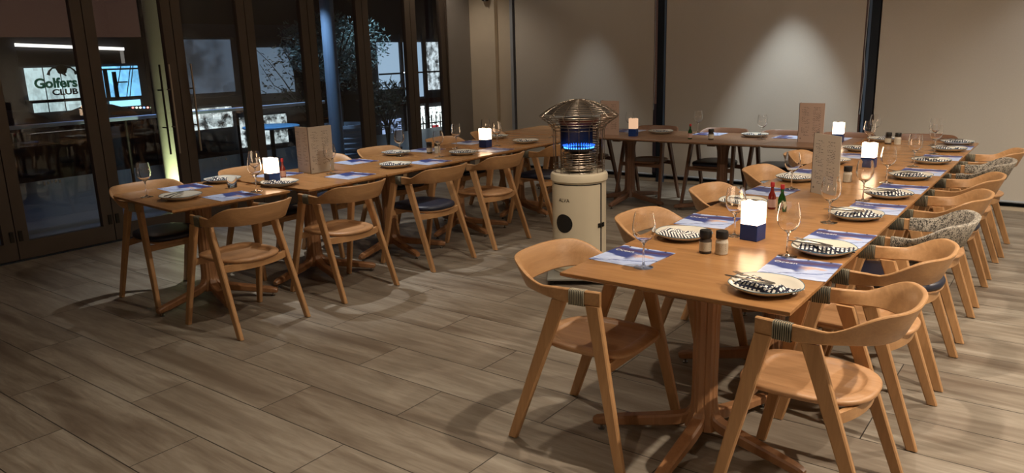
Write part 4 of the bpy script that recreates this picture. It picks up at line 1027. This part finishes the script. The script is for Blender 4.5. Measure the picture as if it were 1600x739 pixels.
# terrace: columns, handrail, tree in pot, small tree, table, parasol
white_col = flat('pale_yellow_column', (0.62, 0.62, 0.46), 0.6); blue_col = flat('blue_painted_column', (0.17, 0.25, 0.36), 0.6)
def column(x, y, r, mat, label):
    o = empty('round_column', (x, y, -0.02), 0, label, 'column'); b = new(); lathe(b, [(0, 0), (r * 1.25, 0), (r * 1.25, 0.05), (r, 0.07), (r, 3.6), (0, 3.6)], 28); obj('shaft', b, mat, o, True)
    b = new(); lathe(b, [(r * 1.26, 0.0), (r * 1.5, 0.0), (r * 1.5, 0.02), (r * 1.26, 0.02)], 28); obj('base_ring', b, charred, o); return o
column(-7.95, 4.41, 0.10, white_col, 'pale yellow-green round column just outside the double pull handles')
column(-9.0, 7.62, 0.10, blue_col, 'blue-lit round column outside, in front of the potted tree')
rail = empty('terrace_railing', (-8.6, 5.0, -0.02), 0, 'terrace railing with pale blue handrail outside the folding doors', 'railing')
b = new(); box(b, -0.03, 0.03, -3.3, 2.1, 1.035, 1.075, 0.008); tag(obj('handrail', b, flat('pale_blue_rail', (0.40, 0.52, 0.70), 0.4), rail), 'pale blue rail')
for yy in (-3.25, -2.0, -0.72, 0.7, 2.05):
    b = new(); tube(b, [(0, yy, 0), (0, yy, 1.035)], 0.018, 8); obj('post', b, charred, rail)
for a0, a1 in ((-3.22, -2.03), (-1.97, -0.75), (-0.69, 0.67), (0.73, 2.02)):
    b = new(); box(b, -0.004, 0.004, a0, a1, 0.1, 0.98); obj('pane', b, pane_m, rail)
leaf_m = flat('olive_leaves', (0.13, 0.20, 0.19), 0.6, var=0.4, scale=30); bark = flat('grey_bark', (0.08, 0.065, 0.05), 0.8, var=0.3); leaf_d = flat('dark_leaves', (0.02, 0.035, 0.025), 0.6, var=0.3)
def leaves(bm, cx, cy, cz, rx, ry, rz, n, seed, size=0.05, thin=0.32):
    r = random.Random(seed)
    for _ in range(n):
        while True:
            p = Vector((r.uniform(-1, 1), r.uniform(-1, 1), r.uniform(-1, 1)))
            if p.length < 1 and noise.noise(p * 2.4 + Vector((seed, 0, 0))) > -0.12: break
        p = Vector((cx + p.x * rx, cy + p.y * ry, cz + p.z * rz))
        d = Vector((r.uniform(-1, 1), r.uniform(-1, 1), r.uniform(-0.3, 1))).normalized(); s = d.cross(Vector((r.uniform(-1, 1), r.uniform(-1, 1), r.uniform(-1, 1)))).normalized()
        L = size * r.uniform(0.7, 1.3); n3 = d.cross(s) * L * 0.08
        v = [bm.verts.new(q) for q in (p, p + d * L * 0.5 + s * L * thin * 0.5 + n3, p + d * L, p + d * L * 0.5 - s * L * thin * 0.5 + n3)]
        bm.faces.new(v)
def branches(bm, x, y, z0, z1, spread, n, seed, r0=0.03):
    r = random.Random(seed)
    for k in range(n):
        a = 2 * PI * k / n + r.uniform(-.3, .3); q = spread * r.uniform(0.5, 1)
        pts = [(x, y, z0), (x + 0.15 * q * math.cos(a), y + 0.15 * q * math.sin(a), z0 + (z1 - z0) * 0.4), (x + q * math.cos(a), y + q * math.sin(a), z0 + (z1 - z0) * r.uniform(0.8, 1))]
        tube(bm, pts, [r0, r0 * 0.7, r0 * 0.25], 6)
t = empty('potted_olive_tree', (-9.75, 8.35, -0.02), 0, 'bushy olive tree in a wide ribbed pot outside the glass doors', 'tree')
pot_m = flat('blue_grey_pot', (0.30, 0.40, 0.52), 0.6)
b = new(); prof = [(0, 0), (0.30, 0)]
for k in range(6): prof += [(0.30 + 0.018 * k, 0.02 + k * 0.085), (0.325 + 0.018 * k, 0.05 + k * 0.085), (0.31 + 0.018 * k, 0.08 + k * 0.085)]
prof += [(0.42, 0.53), (0.45, 0.55), (0.45, 0.60), (0.40, 0.60), (0.38, 0.54), (0, 0.54)]
lathe(b, prof, 40); obj('pot', b, pot_m, t, True)
b = new(); tube(b, [(0, 0, 0.5), (0.02, 0.02, 0.9), (0, -0.02, 1.25)], [0.05, 0.04, 0.04], 8); branches(b, 0, 0, 1.15, 2.2, 0.7, 11, 3); obj('trunk', b, bark, t, True)
b = new(); leaves(b, 0, -0.1, 1.8, 0.6, 0.75, 0.55, 3300, 5, 0.075, 0.3); leaves(b, 0, -0.68, 1.85, 0.3, 0.34, 0.4, 600, 8, 0.075, 0.3); leaves(b, 0.1, 0.62, 1.85, 0.3, 0.42, 0.42, 700, 9, 0.075, 0.3); leaves(b, 0.1, 0.1, 1.45, 0.4, 0.5, 0.35, 700, 11, 0.07, 0.3)
tag(obj('foliage', b, leaf_m, t), kind='stuff')
t = empty('potted_shrub', (-8.35, 8.05, -0.02), 0, 'dark leafy shrub with thin stems beyond the second-last door pane', 'shrub')
b = new(); lathe(b, [(0, 0), (0.15, 0), (0.20, 0.30), (0.21, 0.32), (0.18, 0.32), (0.17, 0.28), (0, 0.28)], 24); obj('pot', b, night, t, True)
b = new(); branches(b, 0, 0, 0.28, 1.25, 0.38, 9, 6, 0.016); obj('stem', b, flat('dark_stem', (0.02, 0.016, 0.012), 0.8), t, True)
b = new(); leaves(b, 0, 0, 1.05, 0.30, 0.36, 0.26, 420, 15, 0.11, 0.26); leaves(b, 0, 0.05, 0.68, 0.22, 0.26, 0.2, 70, 16, 0.1, 0.26); tag(obj('foliage', b, leaf_d, t), kind='stuff')
t = empty('bare_tree', (-11.3, 9.0, -0.02), 0, 'thin dark branching tree outside, against the pale wall left of the olive', 'tree')
b = new(); tube(b, [(0, 0, 0), (0, 0.05, 0.6)], [0.07, 0.05], 8)
r = random.Random(4)
for k in range(26):
    a = r.uniform(0, 2 * PI); q = r.uniform(0.4, 1.1); z = r.uniform(0.7, 2.0)
    pts = [Vector((0, 0.05, 0.55))]
    for s_i in range(1, 5): pts.append(Vector((q * s_i / 4 * math.cos(a) * 0.5 + r.uniform(-.06, .06), q * s_i / 4 * math.sin(a) + r.uniform(-.06, .06), 0.55 + (z - 0.55) * s_i / 4 + r.uniform(-.08, .08))))
    tube(b, pts, [0.02, 0.014, 0.011, 0.007, 0.004], 5)
obj('trunk', b, flat('black_bark', (0.012, 0.011, 0.012), 0.8), t, True)
b = new(); leaves(b, 0, 0, 1.35, 0.5, 1.0, 0.65, 700, 21, 0.09, 0.3); tag(obj('foliage', b, leaf_d, t), kind='stuff')
t = empty('terrace_table', (-9.1, 6.55, -0.02), 0, 'round blue-topped terrace table outside behind the two-panel menu', 'table')
b = new(); lathe(b, [(0, 0.725), (0.37, 0.725), (0.385, 0.735), (0.385, 0.75), (0.37, 0.757), (0, 0.757)], 40); tag(obj('tabletop', b, flat('bright_blue_top', (0.16, 0.42, 0.72), 0.3), t, True), 'bright blue round top')
b = new(); lathe(b, [(0, 0.0), (0.22, 0.0), (0.22, 0.015), (0.03, 0.03), (0.03, 0.725), (0, 0.725)], 24); obj('pedestal', b, charred, t, True)
# large dark parasols beyond the railing
for i, (x, y, sz) in enumerate([(-13.0, 4.75, 0.62), (-13.2, 6.15, 0.70)]):
    t = empty('closed_edge_parasol' if False else 'parasol', (x, y, -0.02), 0, ['dark parasol top below the golf shop window, left one', 'dark parasol top below the golf shop window, right one'][i], 'parasol', 'dark parasols beyond the railing')
    b = new(); lathe(b, [(0, 1.02), (sz * 0.3, 1.00), (sz * 0.7, 0.90), (sz, 0.72), (sz * 0.98, 0.71), (sz * 0.68, 0.88), (0, 0.99)], 16); obj('canopy', b, night, t, True)
    b = new(); tube(b, [(0, 0, 0), (0, 0, 1.0)], 0.025, 8); obj('pole', b, charred, t)
# lights the yard has: cool spill on the terrace
for (x, y, z, e, c_) in ((-8.9, 7.0, 2.9, 170, (0.55, 0.75, 1.0)), (-9.3, 8.9, 2.9, 120, (0.6, 0.8, 1.0)), (-7.58, 4.25, -0.02, 60.0, (0.92, 1.0, 0.62)), (-8.9, 4.9, 2.8, 150, (0.45, 0.62, 1.0))):
    o = empty('terrace_lamp', (x, y, z), 0, 'small terrace lamp outside the doors at %.1f metres height near y %d' % (z, int(y * 10)) if False else
              {2.9: 'ceiling lamp over the terrace beside the olive tree', -0.02: 'small uplight at the foot of the yellow column', 2.8: 'ceiling lamp over the terrace near the railing'}[z] if y != 8.9 else 'ceiling lamp over the terrace above the shrub', 'light')
    b = new(); lathe(b, [(0, 0.0), (0.04, 0.0), (0.05, 0.03), (0, 0.04)], 16); obj('lamp_housing', b, charred, o, True)
    ld = bpy.data.lights.new('terrace_glow', 'SPOT'); ld.energy = e; ld.color = c_; ld.shadow_soft_size = 0.03 if z > 1 else 0.01
    lo = bpy.data.objects.new('terrace_glow', ld); link(lo, o); lo.location = (0, 0, -0.08 if z > 1 else 0.06)
    if z > 1: ld.spot_size = rad(96); ld.spot_blend = 0.7
    if z < 1: ld.spot_size = rad(75); ld.spot_blend = 0.8; lo.rotation_euler = (Vector((-7.95, 4.41, 0.55)) - Vector((x, y, z + 0.06))).to_track_quat('-Z', 'Y').to_euler()
